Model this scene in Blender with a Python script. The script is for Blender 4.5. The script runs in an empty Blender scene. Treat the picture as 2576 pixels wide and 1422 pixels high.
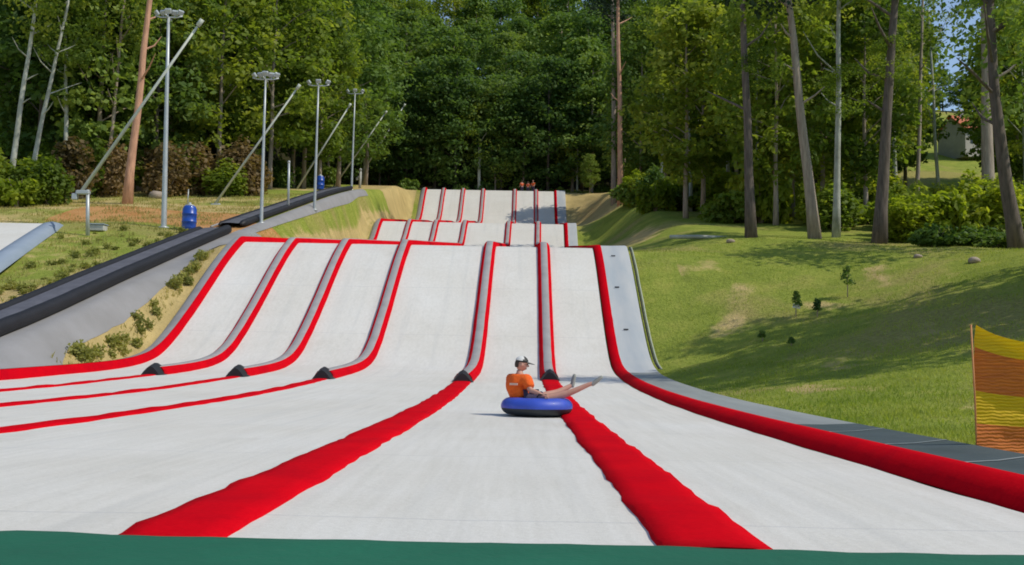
import bpy, math, random
import numpy as np
from math import radians as rad, sin, cos, pi, sqrt
from mathutils import Vector, Matrix, noise
rng = random.Random(7)
col = bpy.context.scene.collection
scene = bpy.context.scene

# ------------------------------------------------------------------ camera
F = 2600.0; CX, CY = 1288.0, 711.0                       # a frame 2576 wide
RM = Matrix.Rotation(rad(.48), 3, 'Z') @ Matrix.Rotation(rad(94.49), 3, 'X') @ Matrix.Rotation(rad(1.1), 3, 'Z')
cam_d = bpy.data.cameras.new("camera"); cam = bpy.data.objects.new("camera", cam_d); col.objects.link(cam)
cam.rotation_euler = RM.to_euler(); cam.location = (0, 0, 0)
cam_d.sensor_width = 36; cam_d.lens = 36 * F / 2576; cam_d.clip_start = .1; cam_d.clip_end = 3000
scene.camera = cam
def ray(px, py):
    d = RM @ Vector(((px - CX) / F, (CY - py) / F, -1)); return d.x / d.y, d.z / d.y
def at(px, py, Y):
    a, b = ray(px, py); return Vector((a * Y, Y, b * Y))

# ------------------------------------------------------------------ profiles
def pchip(pts):
    X = [p[0] for p in pts]; Yv = [p[1] for p in pts]; n = len(X)
    h = [X[i+1]-X[i] for i in range(n-1)]; d = [(Yv[i+1]-Yv[i])/h[i] for i in range(n-1)]
    m = [d[0]] + [0 if d[i-1]*d[i] <= 0 else 3*(h[i-1]+h[i])/((2*h[i]+h[i-1])/d[i-1]+(h[i]+2*h[i-1])/d[i]) for i in range(1, n-1)] + [d[-1]]
    def f(x):
        if x <= X[0]: return Yv[0]
        if x >= X[-1]: return Yv[-1]
        lo, hi = 0, n-1
        while hi - lo > 1:
            k = (lo+hi)//2
            if X[k] <= x: lo = k
            else: hi = k
        t = (x-X[lo])/h[lo]; t2 = t*t; t3 = t2*t
        return Yv[lo]*(2*t3-3*t2+1)+h[lo]*m[lo]*(t3-2*t2+t)+Yv[hi]*(3*t2-2*t3)+h[lo]*m[hi]*(t3-t2)
    return f
S = pchip([(-10,-.92),(5,-.9),(14,-.89),(20,-.85),(25,-.77),(30,-.63),(34,-.5),(37,-.33),(38.8,-.1),(40,.22),(41.4,.8),(43,1.62),
           (50.2,5.5),(50.9,5.76),(51.8,5.87),(60,6.79),(75,8.49),(90,10.19),(94,10.63),(95.2,11.05),(99.4,13.4),(100,13.62),(101,13.74),
           (115,15.62),(131,17.84),(132.5,18.35),(139,23.1),(139.8,23.55),(141,23.62),(150,23.6),(320,23.6)])
ZL = pchip([(-10,-1.0),(20,-1.0),(29,-.45),(34.3,.66),(45,3.45),(60,7.3),(77,11.35),(93.7,15.2),(104.6,17.45),(120,20.1),(139,23.45),(150,23.7),(320,23.8)])
def sm(a, b, x):
    t = min(1, max(0, (x-a)/(b-a))); return t*t*(3-2*t)
def lin(pts):
    def f(x):
        if x <= pts[0][0]: return pts[0][1]
        for (a, u), (b, v) in zip(pts, pts[1:]):
            if x <= b: return u + (v-u)*(x-a)/(b-a)
        return pts[-1][1]
    return f
LAT = dict(
    L=lin([(0,-13.9),(36,-13.85),(51,-13.8),(94,-13.6),(100,-13.6),(132,-13.1),(150,-13.1)]),
    E=lin([(0,-11.4),(36,-11.4),(51,-11.35),(94,-10.95),(100,-10.9),(132,-10.75),(150,-10.7)]),
    D=lin([(0,-8.75),(36,-8.75),(51,-8.7),(94,-8.35),(100,-8.3),(132,-8.1),(150,-8.0)]),
    C=lin([(0,-6.0),(34,-6.0),(40,-5.8),(51,-5.75),(94,-5.6),(100,-5.5),(132,-5.35),(150,-5.3)]),
    A=lin([(0,-1.72),(34,-1.7),(51,-1.55),(94,-1.35),(100,-1.25),(132,-1.05),(150,-1.0)]),
    B=lin([(0,.98),(34,1.0),(40,1.08),(51,1.1),(94,1.5),(100,1.6),(132,1.85),(150,1.9)]),
    R=lin([(0,3.25),(30,3.3),(36,3.45),(51,3.52),(94,3.95),(100,4.05),(132,4.25),(150,4.3)]))
EDGE = lin([(0,4.65),(30,4.75),(38,5.0),(51,5.2),(94,5.2),(100,5.3),(132,5.8),(150,5.8)])

def H(x, y):
    """height of the terrain"""
    s = S(y) - .14
    if x < -14.5:
        zl = ZL(y)
        z = s + (zl - s) * sm(-14.55, -16.5, x)
        if x < -32: z += max(0, y - 92) * .38 * sm(-32, -50, x)
        z += .35 * noise.noise(Vector((x*.12, y*.12, 1))) * sm(-19.5, -24, x) * sm(30, 40, y)
    elif x <= EDGE(y) + .1: z = s
    else:
        e = EDGE(y) + .1
        g = -1.0 + 6.85 * sm(6, 50.5, y) ** .92 if y < 50.5 else 5.85 + .2 * (y - 50.5)
        g = min(g, 23.45) if y < 160 else 23.45
        w = (min(1, max(0, (x-e)/17))**1.0 if y < 50.5 else sm(e, e + 6 + 8*sm(62, 50.5, y), x))
        z = s + (g - s) * w
        z += .25 * noise.noise(Vector((x*.15, y*.15, 4))) * sm(e+1, e+6, x) + .10*noise.noise(Vector((x*.55, y*.4, 14)))*sm(e+.6, e+3, x)
    if y > 139:
        hl = .5 * max(0, min(y, 235) - 152)
        hr = .38 * max(0, min(y, 238) - 139)
        k = sm(40, 58, x); z += hl*(1-k) + hr*k
    return z
def ground(px, py, y0=6, y1=200):
    a, b = ray(px, py); Y = y0
    while Y < y1:
        if b*Y <= H(a*Y, Y): break
        Y += .25
    return Vector((a*Y, Y, H(a*Y, Y)))

# ------------------------------------------------------------------ helpers
def mesh_obj(name, verts, faces, mats=None, parent=None, smooth=False, mi=None, loc=None):
    me = bpy.data.meshes.new(name)
    me.from_pydata([tuple(v) for v in verts], [], faces)
    for m in (mats if isinstance(mats, (list, tuple)) else [mats]):
        if m: me.materials.append(m)
    if mi is not None: me.polygons.foreach_set('material_index', mi)
    if smooth: me.polygons.foreach_set('use_smooth', [True]*len(me.polygons))
    me.update()
    o = bpy.data.objects.new(name, me); col.objects.link(o)
    if parent: o.parent = parent
    if loc is not None: o.location = loc
    return o
def tag(o, label=None, cat=None, group=None, kind=None):
    if label: o['label'] = label
    if cat: o['category'] = cat
    if group: o['group'] = group
    if kind: o['kind'] = kind
    return o
def empty(name, loc=(0, 0, 0), rz=0):
    o = bpy.data.objects.new(name, None); o.empty_display_size = .3; col.objects.link(o)
    o.location = loc; o.rotation_euler.z = rz; return o
class MB:
    def __init__(s): s.v = []; s.f = []
    def add(s, v, f):
        n = len(s.v); s.v += [Vector(p) for p in v]; s.f += [tuple(i+n for i in q) for q in f]; return s
    def box(s, c, d, rot=None, bev=0):
        x, y, z = d[0]/2, d[1]/2, d[2]/2
        b = min(bev, x*.9, y*.9, z*.9)
        if b > 0:
            vs = []; fs = []
            prof = [(z, b), (z-b, 0), (-z+b, 0), (-z, b)]
            ring = lambda q, zz: [(sx*(x-q-(b if k else 0)), sy*(y-q-(0 if k else b)), zz) for sx, sy, k in
                                  ((1,1,0),(1,1,1),(-1,1,1),(-1,1,0),(-1,-1,0),(-1,-1,1),(1,-1,1),(1,-1,0))]
            for zz, q in prof: vs += ring(q, zz)
            for r in range(3):
                for k in range(8): fs.append((r*8+k, r*8+(k+1) % 8, (r+1)*8+(k+1) % 8, (r+1)*8+k))
            fs = [tuple(reversed(q)) for q in fs]
            fs.append(tuple(range(8))); fs.append(tuple(reversed(range(24, 32))))
        else:
            vs = [(sx*x, sy*y, sz*z) for sz in (-1, 1) for sx, sy in ((-1,-1),(1,-1),(1,1),(-1,1))]
            fs = [(3,2,1,0),(4,5,6,7),(0,1,5,4),(1,2,6,5),(2,3,7,6),(3,0,4,7)]
        M = rot if rot else Matrix.Identity(3)
        return s.add([M @ Vector(v) + Vector(c) for v in vs], fs)
    def tube(s, pts, rads, n=8, cap=True):
        pts = [Vector(p) for p in pts]; vs = []; fs = []
        ref = None
        for i, p in enumerate(pts):
            t = (pts[min(i+1, len(pts)-1)] - pts[max(i-1, 0)]).normalized()
            if ref is None: ref = t.orthogonal().normalized()
            ref = (ref - t*ref.dot(t)); ref = ref.normalized() if ref.length > 1e-5 else t.orthogonal().normalized()
            b = t.cross(ref); r = rads[i] if hasattr(rads, '__len__') else rads
            vs += [p + (ref*cos(2*pi*k/n) + b*sin(2*pi*k/n))*r for k in range(n)]
        for i in range(len(pts)-1):
            for k in range(n): fs.append((i*n+k, i*n+(k+1) % n, (i+1)*n+(k+1) % n, (i+1)*n+k))
        if cap: fs.append(tuple(reversed(range(n)))); fs.append(tuple(range((len(pts)-1)*n, len(pts)*n)))
        return s.add(vs, fs)
    def lathe(s, prof, n=20, c=(0, 0, 0)):
        vs = [(r*cos(2*pi*k/n)+c[0], r*sin(2*pi*k/n)+c[1], z+c[2]) for r, z in prof for k in range(n)]
        fs = [(i*n+k, i*n+(k+1) % n, (i+1)*n+(k+1) % n, (i+1)*n+k) for i in range(len(prof)-1) for k in range(n)]
        fs.append(tuple(reversed(range(n)))); fs.append(tuple(range((len(prof)-1)*n, len(prof)*n)))
        return s.add(vs, fs)
    def ball(s, c, r, n=10):
        if not hasattr(r, '__len__'): r = (r, r, r)
        vs = []; fs = []
        for i in range(n+1):
            a = pi*i/n
            for k in range(2*n): b = pi*k/n; vs.append((c[0]+r[0]*sin(a)*cos(b), c[1]+r[1]*sin(a)*sin(b), c[2]+r[2]*cos(a)))
        m = 2*n
        for i in range(n):
            for k in range(m): fs.append((i*m+k, (i+1)*m+k, (i+1)*m+(k+1) % m, i*m+(k+1) % m))
        return s.add(vs, fs)
    def build(s, name, mat, parent=None, smooth=True, **kw):
        return mesh_obj(name, s.v, s.f, mat, parent, smooth, **kw)

# ------------------------------------------------------------------ materials
def nodes(name):
    m = bpy.data.materials.new(name); m.use_nodes = True; nt = m.node_tree
    b = nt.nodes['Principled BSDF']; return m, nt, b
def N(nt, t, **kw):
    n = nt.nodes.new(t)
    for k, v in kw.items():
        if k in n.inputs: n.inputs[k].default_value = v
        else: setattr(n, k, v)
    return n
def ramp(nt, fac, stops):
    r = nt.nodes.new('ShaderNodeValToRGB'); e = r.color_ramp.elements
    while len(e) < len(stops): e.new(.5)
    for x, (p, c) in zip(e, stops): x.position = p; x.color = (*c, 1)
    nt.links.new(fac, r.inputs[0]); return r.outputs[0]
def coord(nt, scale=(1, 1, 1), geo=True):
    g = N(nt, 'ShaderNodeNewGeometry') if geo else N(nt, 'ShaderNodeTexCoord')
    mp = N(nt, 'ShaderNodeMapping'); mp.inputs['Scale'].default_value = scale
    nt.links.new(g.outputs['Position' if geo else 'Object'], mp.inputs[0]); return mp.outputs[0]
def noi(nt, vec, scale, detail=4, rough=.6, dist=0):
    n = N(nt, 'ShaderNodeTexNoise'); n.inputs['Scale'].default_value = scale; n.inputs['Detail'].default_value = detail
    n.inputs['Roughness'].default_value = rough; n.inputs['Distortion'].default_value = dist
    nt.links.new(vec, n.inputs['Vector']); return n.outputs['Fac']
def mix(nt, fac, a, b, mode='MIX'):
    m = nt.nodes.new('ShaderNodeMix'); m.data_type = 'RGBA'; m.blend_type = mode
    for i, v in ((0, fac), (6, a), (7, b)):
        if hasattr(v, 'links') or hasattr(v, 'is_linked'): nt.links.new(v, m.inputs[i])
        elif i == 0: m.inputs[0].default_value = v
        else: m.inputs[i].default_value = (*v, 1)
    return m.outputs[2]
def bump(nt, b, h, strength=.3, dist=.05):
    n = N(nt, 'ShaderNodeBump', Strength=strength, Distance=dist); nt.links.new(h, n.inputs['Height']); nt.links.new(n.outputs[0], b.inputs['Normal'])
def simple(name, c1, c2=None, scale=3, rough=.7, metal=0, bumps=0, stretch=(1,1,1), geo=True, coat=0, bscale=None):
    m, nt, b = nodes(name); b.inputs['Roughness'].default_value = rough; b.inputs['Metallic'].default_value = metal
    if coat: b.inputs['Coat Weight'].default_value = coat
    v = coord(nt, stretch, geo); n = noi(nt, v, scale)
    c2 = c2 or tuple(x*.8 for x in c1)
    nt.links.new(ramp(nt, n, [(.3, c2), (.7, c1)]), b.inputs['Base Color'])
    if bumps: bump(nt, b, noi(nt, v, bscale or scale*4), bumps, .03)
    return m

# white brush mat of the lanes
def mk_mat():
    m, nt, b = nodes('white_mat'); b.inputs['Roughness'].default_value = .62
    v = coord(nt); big = noi(nt, v, .35, 4, .6); v2 = coord(nt, (9, .35, 9)); st = noi(nt, v2, 1, 5, .65)
    c = ramp(nt, big, [(.3, (.60, .565, .475)), (.5, (.655, .625, .545)), (.72, (.70, .68, .615))])
    c = mix(nt, .28, c, ramp(nt, st, [(.35, (.58, .57, .53)), (.62, (.80, .79, .76))]))
    fine = noi(nt, coord(nt), 22, 4, .75); c = mix(nt, .12, c, ramp(nt, fine, [(.35, (.4, .4, .38)), (.65, (.9, .9, .9))]))
    dirt = noi(nt, coord(nt, (1.3, .8, 1)), .9, 7, .75)
    c = mix(nt, ramp(nt, dirt, [(.58, (0, 0, 0)), (.80, (.42, .42, .42))]), c, (.44, .43, .37))
    trk = noi(nt, coord(nt, (2.6, .10, .1)), 1.0, 4, .6); c = mix(nt, ramp(nt, trk, [(.52, (0, 0, 0)), (.70, (.30, .30, .30))]), c, (.50, .50, .47))
    # seams between rolls across the lanes
    w = N(nt, 'ShaderNodeTexWave', wave_type='BANDS', bands_direction='Y'); w.inputs['Scale'].default_value = .314/4.0; w.inputs['Distortion'].default_value = .15
    nt.links.new(coord(nt), w.inputs[0]); sw = N(nt, 'ShaderNodeMath', operation='GREATER_THAN'); sw.inputs[1].default_value = .99985; nt.links.new(w.outputs[1], sw.inputs[0])
    s2 = N(nt, 'ShaderNodeMath', operation='MULTIPLY'); s2.inputs[1].default_value = .35; nt.links.new(sw.outputs[0], s2.inputs[0])
    c = mix(nt, s2.outputs[0], c, (.4, .4, .4))
    nt.links.new(c, b.inputs['Base Color']); bump(nt, b, fine, .25, .02)
    return m
M = {}
M['mat'] = mk_mat()
def mk_red():
    m, nt, b = nodes('red_carpet'); b.inputs['Roughness'].default_value = .9; b.inputs['Specular IOR Level'].default_value = .02
    v = coord(nt); n = noi(nt, v, 1.2, 5); f = noi(nt, v, 30, 3)
    c = ramp(nt, n, [(.3, (.46, .001, .009)), (.55, (.57, .001, .008)), (.75, (.64, .0015, .009))])
    c = mix(nt, .15, c, ramp(nt, f, [(.3, (.3, 0, .005)), (.7, (.8, .01, .02))]))
    nt.links.new(c, b.inputs['Base Color']); bump(nt, b, f, .18, .015); return m
M['red'] = mk_red()
M['grey_top'] = simple('grey_cover', (.36, .345, .34), (.28, .27, .265), 1.5, .7, bumps=.2)
M['pale_panel'] = simple('pale_panel', (.46, .47, .47), (.36, .40, .43), .6, .8, stretch=(2.5, .3, 1), bumps=.1)
M['mid_panel'] = simple('mid_panel', (.27, .29, .28), (.19, .21, .21), .7, .85, stretch=(2.5, .4, 1), bumps=.15)
M['slate'] = simple('slate_rubber', (.055, .078, .085), (.035, .055, .057), 1.6, .95, bumps=.25)
M['joint'] = simple('pale_joint', (.28, .32, .32), None, 5, .6)
M['black'] = simple('black_rubber', (.010, .010, .013), (.005, .005, .007), 2, .62, bumps=.2)
M['belt'] = simple('grey_belt', (.13, .13, .15), (.085, .085, .10), 1.5, .6)
M['asphalt'] = simple('grey_pavement', (.29, .285, .285), (.235, .23, .225), .5, .9, bumps=.2, bscale=15)
M['steel'] = simple('galvanised_steel', (.50, .53, .53), (.40, .43, .43), 2, .45, .35)
M['lance'] = simple('pale_lance', (.55, .58, .50), (.45, .48, .42), 2, .5, .1)
M['concrete'] = simple('concrete', (.5, .5, .47), (.38, .38, .35), 3, .8, bumps=.2)
M['blue_plastic'] = simple('blue_plastic', (.010, .075, .42), (.008, .05, .32), 2, .35, coat=.3)
M['blue_grey'] = simple('blue_grey_vinyl', (.30, .36, .44), (.24, .30, .38), 1, .5, stretch=(1, .2, 1))
M['tube_blue'] = simple('tube_blue', (.035, .085, .52), (.03, .07, .42), 4, .5, coat=.15, geo=False)
M['tube_dark'] = simple('tube_underside', (.02, .027, .035), (.012, .016, .02), 4, .6, geo=False)
M['green_fabric'] = simple('green_fabric', (.003, .125, .066), (.002, .095, .05), .8, .95, bumps=.35, bscale=9)
M['orange_shirt'] = simple('orange_shirt', (.92, .15, .006), (.74, .10, .005), 9, .85, geo=False, bumps=1.0, bscale=14)
M['print'] = simple('shirt_print', (.8, .55, .4), None, 6, .8, geo=False)
M['navy'] = simple('navy_shorts', (.05, .04, .09), (.03, .025, .06), 6, .85, geo=False)
M['skin'] = simple('skin', (.56, .30, .22), (.50, .26, .18), 8, .55, geo=False)
M['hair'] = simple('brown_hair', (.06, .04, .025), (.03, .02, .012), 30, .7, geo=False)
M['sole'] = simple('grey_shoe', (.33, .34, .30), (.25, .26, .23), 8, .7, geo=False)
M['cap_white'] = simple('white_cap', (.72, .72, .68), (.6, .6, .56), 8, .7, geo=False)
M['cap_black'] = simple('black_cap', (.02, .02, .018), (.012, .012, .012), 8, .6, geo=False)
M['eye'] = simple('eye', (.02, .015, .01), None, 8, .3, geo=False)
M['red_cloth'] = simple('red_orange_cloth', (.85, .16, .04), (.7, .10, .03), 6, .8, geo=False)
M['net_yellow'] = simple('net_yellow', (.78, .46, .008), (.66, .38, .006), 2.2, .6, bumps=.5, bscale=12, stretch=(.6, 1, 2))
M['net_brown'] = simple('net_orange', (.52, .135, .022), (.36, .085, .015), 3.2, .65, bumps=.7, bscale=7, stretch=(.7, 1, 5))
def net_mat(name, a, b_):
    m, nt, b = nodes(name); b.inputs['Roughness'].default_value = .7; v = coord(nt, (1, 1, 1)); n = noi(nt, coord(nt, (.8, 1, 6)), 5, 5, .7)
    w = N(nt, 'ShaderNodeTexWave', wave_type='BANDS', bands_direction='Z'); w.inputs['Scale'].default_value = 9; w.inputs['Distortion'].default_value = 5; w.inputs['Detail'].default_value = 3
    nt.links.new(v, w.inputs[0]); c = mix(nt, ramp(nt, n, [(.35, (0, 0, 0)), (.65, (1, 1, 1))]), a, b_); c = mix(nt, ramp(nt, w.outputs[1], [(.25, (.22, .22, .22)), (.7, (0, 0, 0))]), c, tuple(x*.5 for x in b_))
    nt.links.new(c, b.inputs['Base Color']); t = N(nt, 'ShaderNodeBsdfTranslucent'); nt.links.new(c, t.inputs[0]); bump(nt, b, w.outputs[1], .4, .02)
    ms = N(nt, 'ShaderNodeMixShader'); ms.inputs[0].default_value = .35; nt.links.new(b.outputs[0], ms.inputs[1]); nt.links.new(t.outputs[0], ms.inputs[2]); nt.links.new(ms.outputs[0], nt.nodes['Material Output'].inputs[0]); return m
M['net_yellow'] = net_mat('net_yellow', (.95, .64, .006), (.82, .50, .006)); M['net_brown'] = net_mat('net_orange', (.92, .26, .03), (.66, .17, .03))
M['bark_pine'] = simple('pine_bark', (.68, .38, .24), (.36, .19, .12), 2.2, .9, bumps=.5, stretch=(3, 3, .5), geo=False)
M['bark_grey'] = simple('grey_bark', (.44, .36, .28), (.22, .175, .14), 2.0, .9, bumps=.5, stretch=(4, 4, .5), geo=False)
M['bark_dark'] = simple('dark_bark', (.17, .135, .11), (.07, .055, .045), 2.4, .9, bumps=.5, stretch=(4, 4, .6), geo=False)
M['bark_pale'] = simple('pale_bark', (.52, .53, .46), (.24, .25, .20), 1.6, .8, bumps=.3, stretch=(1.2, 1.2, .9), geo=False)
M['roof'] = simple('orange_roof', (.5, .14, .05), (.38, .1, .04), 1, .8)
M['wall'] = simple('white_wall', (.45, .42, .37), None, 1, .8)
M['glass'] = simple('dark_window', (.03, .04, .05), None, 1, .2)
M['tag'] = simple('white_tag', (.75, .75, .68), None, 5, .7)
M['stone'] = simple('pale_stone', (.40, .33, .26), (.28, .22, .17), 2, .9, bumps=.5)

def leaf_mat(name, dark, mid, bright, trans=.38):
    m, nt, b = nodes(name); b.inputs['Roughness'].default_value = .62; b.inputs['Specular IOR Level'].default_value = .25
    v = coord(nt); big = noi(nt, v, .22, 3, .6); sml = noi(nt, v, 1.7, 3, .7)
    oi = N(nt, 'ShaderNodeObjectInfo')
    a = N(nt, 'ShaderNodeMath', operation='ADD'); nt.links.new(big, a.inputs[0])
    s = N(nt, 'ShaderNodeMath', operation='MULTIPLY'); s.inputs[1].default_value = .34; nt.links.new(oi.outputs['Random'], s.inputs[0]); nt.links.new(s.outputs[0], a.inputs[1])
    s2 = N(nt, 'ShaderNodeMath', operation='MULTIPLY_ADD'); s2.inputs[1].default_value = .5; nt.links.new(sml, s2.inputs[0]); nt.links.new(a.outputs[0], s2.inputs[2])
    s3 = N(nt, 'ShaderNodeMath', operation='SUBTRACT'); s3.inputs[1].default_value = .42; nt.links.new(s2.outputs[0], s3.inputs[0])
    c = ramp(nt, s3.outputs[0], [(.22, dark), (.5, mid), (.8, bright)])
    nt.links.new(c, b.inputs['Base Color'])
    t = N(nt, 'ShaderNodeBsdfTranslucent'); c2 = mix(nt, 1.0, c, (1.5, 1.5, .7), 'MULTIPLY'); nt.links.new(c2, t.inputs[0])
    ms = N(nt, 'ShaderNodeMixShader'); ms.inputs[0].default_value = trans
    nt.links.new(b.outputs[0], ms.inputs[1]); nt.links.new(t.outputs[0], ms.inputs[2])
    nt.links.new(ms.outputs[0], nt.nodes['Material Output'].inputs[0]); return m
M['leaf_mid'] = leaf_mat('leaf_mid', (.062, .125, .030), (.145, .235, .045), (.27, .34, .065))
M['leaf_olive'] = leaf_mat('leaf_olive', (.075, .125, .02), (.165, .235, .032), (.31, .35, .055), .5)
M['leaf_dark'] = leaf_mat('leaf_dark', (.055, .11, .030), (.12, .20, .048), (.21, .28, .065), .48)
M['leaf_lime'] = leaf_mat('leaf_lime', (.11, .17, .016), (.23, .30, .026), (.36, .39, .045), .55)
M['leaf_brown'] = leaf_mat('leaf_brown', (.085, .07, .028), (.19, .135, .06), (.32, .21, .095), .35)
M['weed'] = leaf_mat('weed_leaf', (.17, .19, .05), (.28, .29, .08), (.40, .38, .12), .45)
M['needle'] = leaf_mat('needle', (.012, .03, .012), (.025, .05, .02), (.05, .08, .03), .15)

def mk_ground():
    m, nt, b = nodes('grass_ground'); b.inputs['Roughness'].default_value = .95; b.inputs['Specular IOR Level'].default_value = .1
    v = coord(nt, (1, 1, .3)); big = noi(nt, v, .10, 5, .6, .5); med = noi(nt, v, .7, 5, .65); fine = noi(nt, v, 7, 5, .7)
    g = ramp(nt, med, [(.28, (.18, .235, .035)), (.5, (.28, .345, .05)), (.68, (.40, .41, .08))])
    dry = ramp(nt, fine, [(.3, (.32, .26, .09)), (.7, (.50, .40, .16))])
    c = mix(nt, ramp(nt, big, [(.50, (0, 0, 0)), (.60, (.85, .85, .85))]), g, dry)
    c = mix(nt, .35, c, ramp(nt, fine, [(.35, (.09, .115, .02)), (.65, (.34, .36, .08))]))
    # bare soil: a worn track on the left terrace and sandy ground around the top of the runs (painted by vertex mask)
    at_ = N(nt, 'ShaderNodeVertexColor'); at_.layer_name = 'soil'
    sp = N(nt, 'ShaderNodeSeparateColor'); nt.links.new(at_.outputs[0], sp.inputs[0])
    def gate(sock, th):
        a = N(nt, 'ShaderNodeMath', operation='MULTIPLY_ADD'); a.inputs[1].default_value = 1.3; nt.links.new(sock, a.inputs[0])
        q = N(nt, 'ShaderNodeMath', operation='MULTIPLY'); q.inputs[1].default_value = .8; nt.links.new(med, q.inputs[0])
        nt.links.new(q.outputs[0], a.inputs[2]); return ramp(nt, a.outputs[0], [(th, (0, 0, 0)), (th+.2, (1, 1, 1))])
    c = mix(nt, gate(sp.outputs[0], .8), c, ramp(nt, med, [(.3, (.42, .19, .06)), (.7, (.58, .33, .14))]))
    c = mix(nt, gate(sp.outputs[1], .8), c, ramp(nt, med, [(.3, (.40, .31, .13)), (.7, (.60, .46, .20))]))
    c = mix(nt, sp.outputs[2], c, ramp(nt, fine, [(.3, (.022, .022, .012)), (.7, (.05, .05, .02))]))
    nt.links.new(c, b.inputs['Base Color']); bump(nt, b, fine, .9, .12); return m
M['ground'] = mk_ground()
M['hill_grass'] = simple('hill_grass', (.13, .25, .045), (.09, .19, .03), .2, .95)

# ------------------------------------------------------------------ terrain (one sheet to the horizon)
xs = sorted(set([-1500, -900, -500, -300, -200, -150, -120] + [-100 + 2*i for i in range(31)] + [-39 + .75*i for i in range(30)] +
    [-17.2, -16.9, -16.6, -16.2, -15.8, -15.4, -15.0, -14.7, -14.55, -14.3, -12, -8, -4, 0, 3, 4.3] + [4.7 + .3*i for i in range(20)] + [10.9 + .7*i for i in range(42)] +
    [41 + 2*i for i in range(35)] + [120, 150, 200, 300, 500, 900, 1500]))
ys = sorted(set([-60, -30, -12, -6] + [-4 + i for i in range(38)] + [34.5 + .5*i for i in range(60)] + [65 + i for i in range(86)] + [152 + 3*i for i in range(31)] + [260, 320, 450, 700, 1200, 2200]))
def terr(x, y):
    if y > 245 or abs(x) > 110:
        xx = max(-110, min(110, x)); yy = min(y, 245); return H(xx, yy)
    return H(x, y)
tv = [(x, y, terr(x, y)) for y in ys for x in xs]; nx = len(xs)
tf = [(j*nx+i, j*nx+i+1, (j+1)*nx+i+1, (j+1)*nx+i) for j in range(len(ys)-1) for i in range(nx-1)]
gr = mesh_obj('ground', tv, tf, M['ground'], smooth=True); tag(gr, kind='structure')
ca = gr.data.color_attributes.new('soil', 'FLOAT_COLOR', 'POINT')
buf = []
for x, y, z in tv:
    r = g = b_ = 0
    if x < -17.2:                                         # orange track crossing the left terrace
        r = max(r, 1 - abs((y - (66 + (-x-17)*.35)))/6.5) if x > -31 else 0
        g = max(0, 1 - abs(y - (74 + (-x-17)*.1))/9) * .8 if x > -45 else 0
        g = max(g, .75*sm(47, 40, y)*sm(-24, -19, x), .34 + .35*noise.noise(Vector((x*.16, y*.16, 7)))); r = min(1, max(0, r)*1.5); g *= 1 - r
    elif x < -14.5: g = .55 if y < 56 else .18 + .55*sm(-15.7, -14.8, x) + .25*noise.noise(Vector((x*.2, y*.3, 6))); r = .9 if 54 < y < 66 else 0; g *= 1-r
    if y > 52 and x > EDGE(y): g = max(g, 1.0 * sm(14, 8, x) * sm(96, 112, y)); g = max(g, .6*sm(12, 8, x)*(1 - abs(y-72)/14) if abs(y-72) < 14 else 0)
    if x > EDGE(y)+2 and y < 50: g = max(g, .6*noise.noise(Vector((x*.5, y*.3, 9)))+.1)
    if x < -14.5 and 118 < y < 141: g = max(g, .8*sm(-24, -18, x))
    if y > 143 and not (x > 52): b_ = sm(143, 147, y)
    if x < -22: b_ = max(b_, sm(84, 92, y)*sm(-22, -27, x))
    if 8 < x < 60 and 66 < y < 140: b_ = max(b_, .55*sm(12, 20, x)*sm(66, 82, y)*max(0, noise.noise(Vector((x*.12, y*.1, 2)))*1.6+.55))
    buf += [max(0, r), max(0, g), min(1, max(0, b_)), 1]
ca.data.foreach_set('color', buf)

# ------------------------------------------------------------------ tubing slide
def ysamp(y0, y1):
    out = [y0]; y = y0
    while y < y1 - 1e-6:
        st = .25 if y < 12 else .5
        if 36 < y < 44 or 49.6 < y < 52.4 or 94 < y < 101.5 or 131 < y < 141: st = .25
        elif y > 52: st = 1.0
        y = min(y1, y+st); out.append(y)
    return out
def sweep(name, y0, y1, prof, mat, parent, smooth=True, caps=False):
    """prof(y) -> list of (x, z above the lane floor)"""
    Ys = ysamp(y0, y1); vs = []; n = None
    for y in Ys:
        p = prof(y); n = len(p); s = S(y)
        vs += [(x, y, s+z) for x, z in p]
    fs = [(j*n+i, j*n+i+1, (j+1)*n+i+1, (j+1)*n+i) for j in range(len(Ys)-1) for i in range(n-1)]
    if caps: fs.append(tuple(range(n))); fs.append(tuple(reversed(range((len(Ys)-1)*n, len(Ys)*n))))
    return mesh_obj(name, vs, fs, mat, parent, smooth)
slide = empty('tubing_slide', (0, 0, 0))
tag(slide, 'wide white stepped tubing slide with red lane dividers running down the whole hill', 'slide')
def nz(x, y, k=0): return noise.noise(Vector((x, y, k)))
lanes = ['L', 'E', 'D', 'C', 'A', 'B', 'R']
ldesc = ['leftmost white lane', 'second white lane from the left', 'third white lane from the left', 'wide white middle lane', 'white lane under the rider', 'rightmost white lane']
for (a, b), d in zip(zip(lanes, lanes[1:]), ldesc):
    nseg = 8
    def prof(y, a=a, b=b):
        xa, xb = LAT[a](y), LAT[b](y)
        return [(xa+(xb-xa)*i/nseg, .010*nz((xa+(xb-xa)*i/nseg)*.9, y*.55) + .006*nz(xa*3+i, y*1.7, 3)) for i in range(nseg+1)]
    tag(sweep('lane_mat', -6, 150, prof, M['mat'], slide), d)
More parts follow.
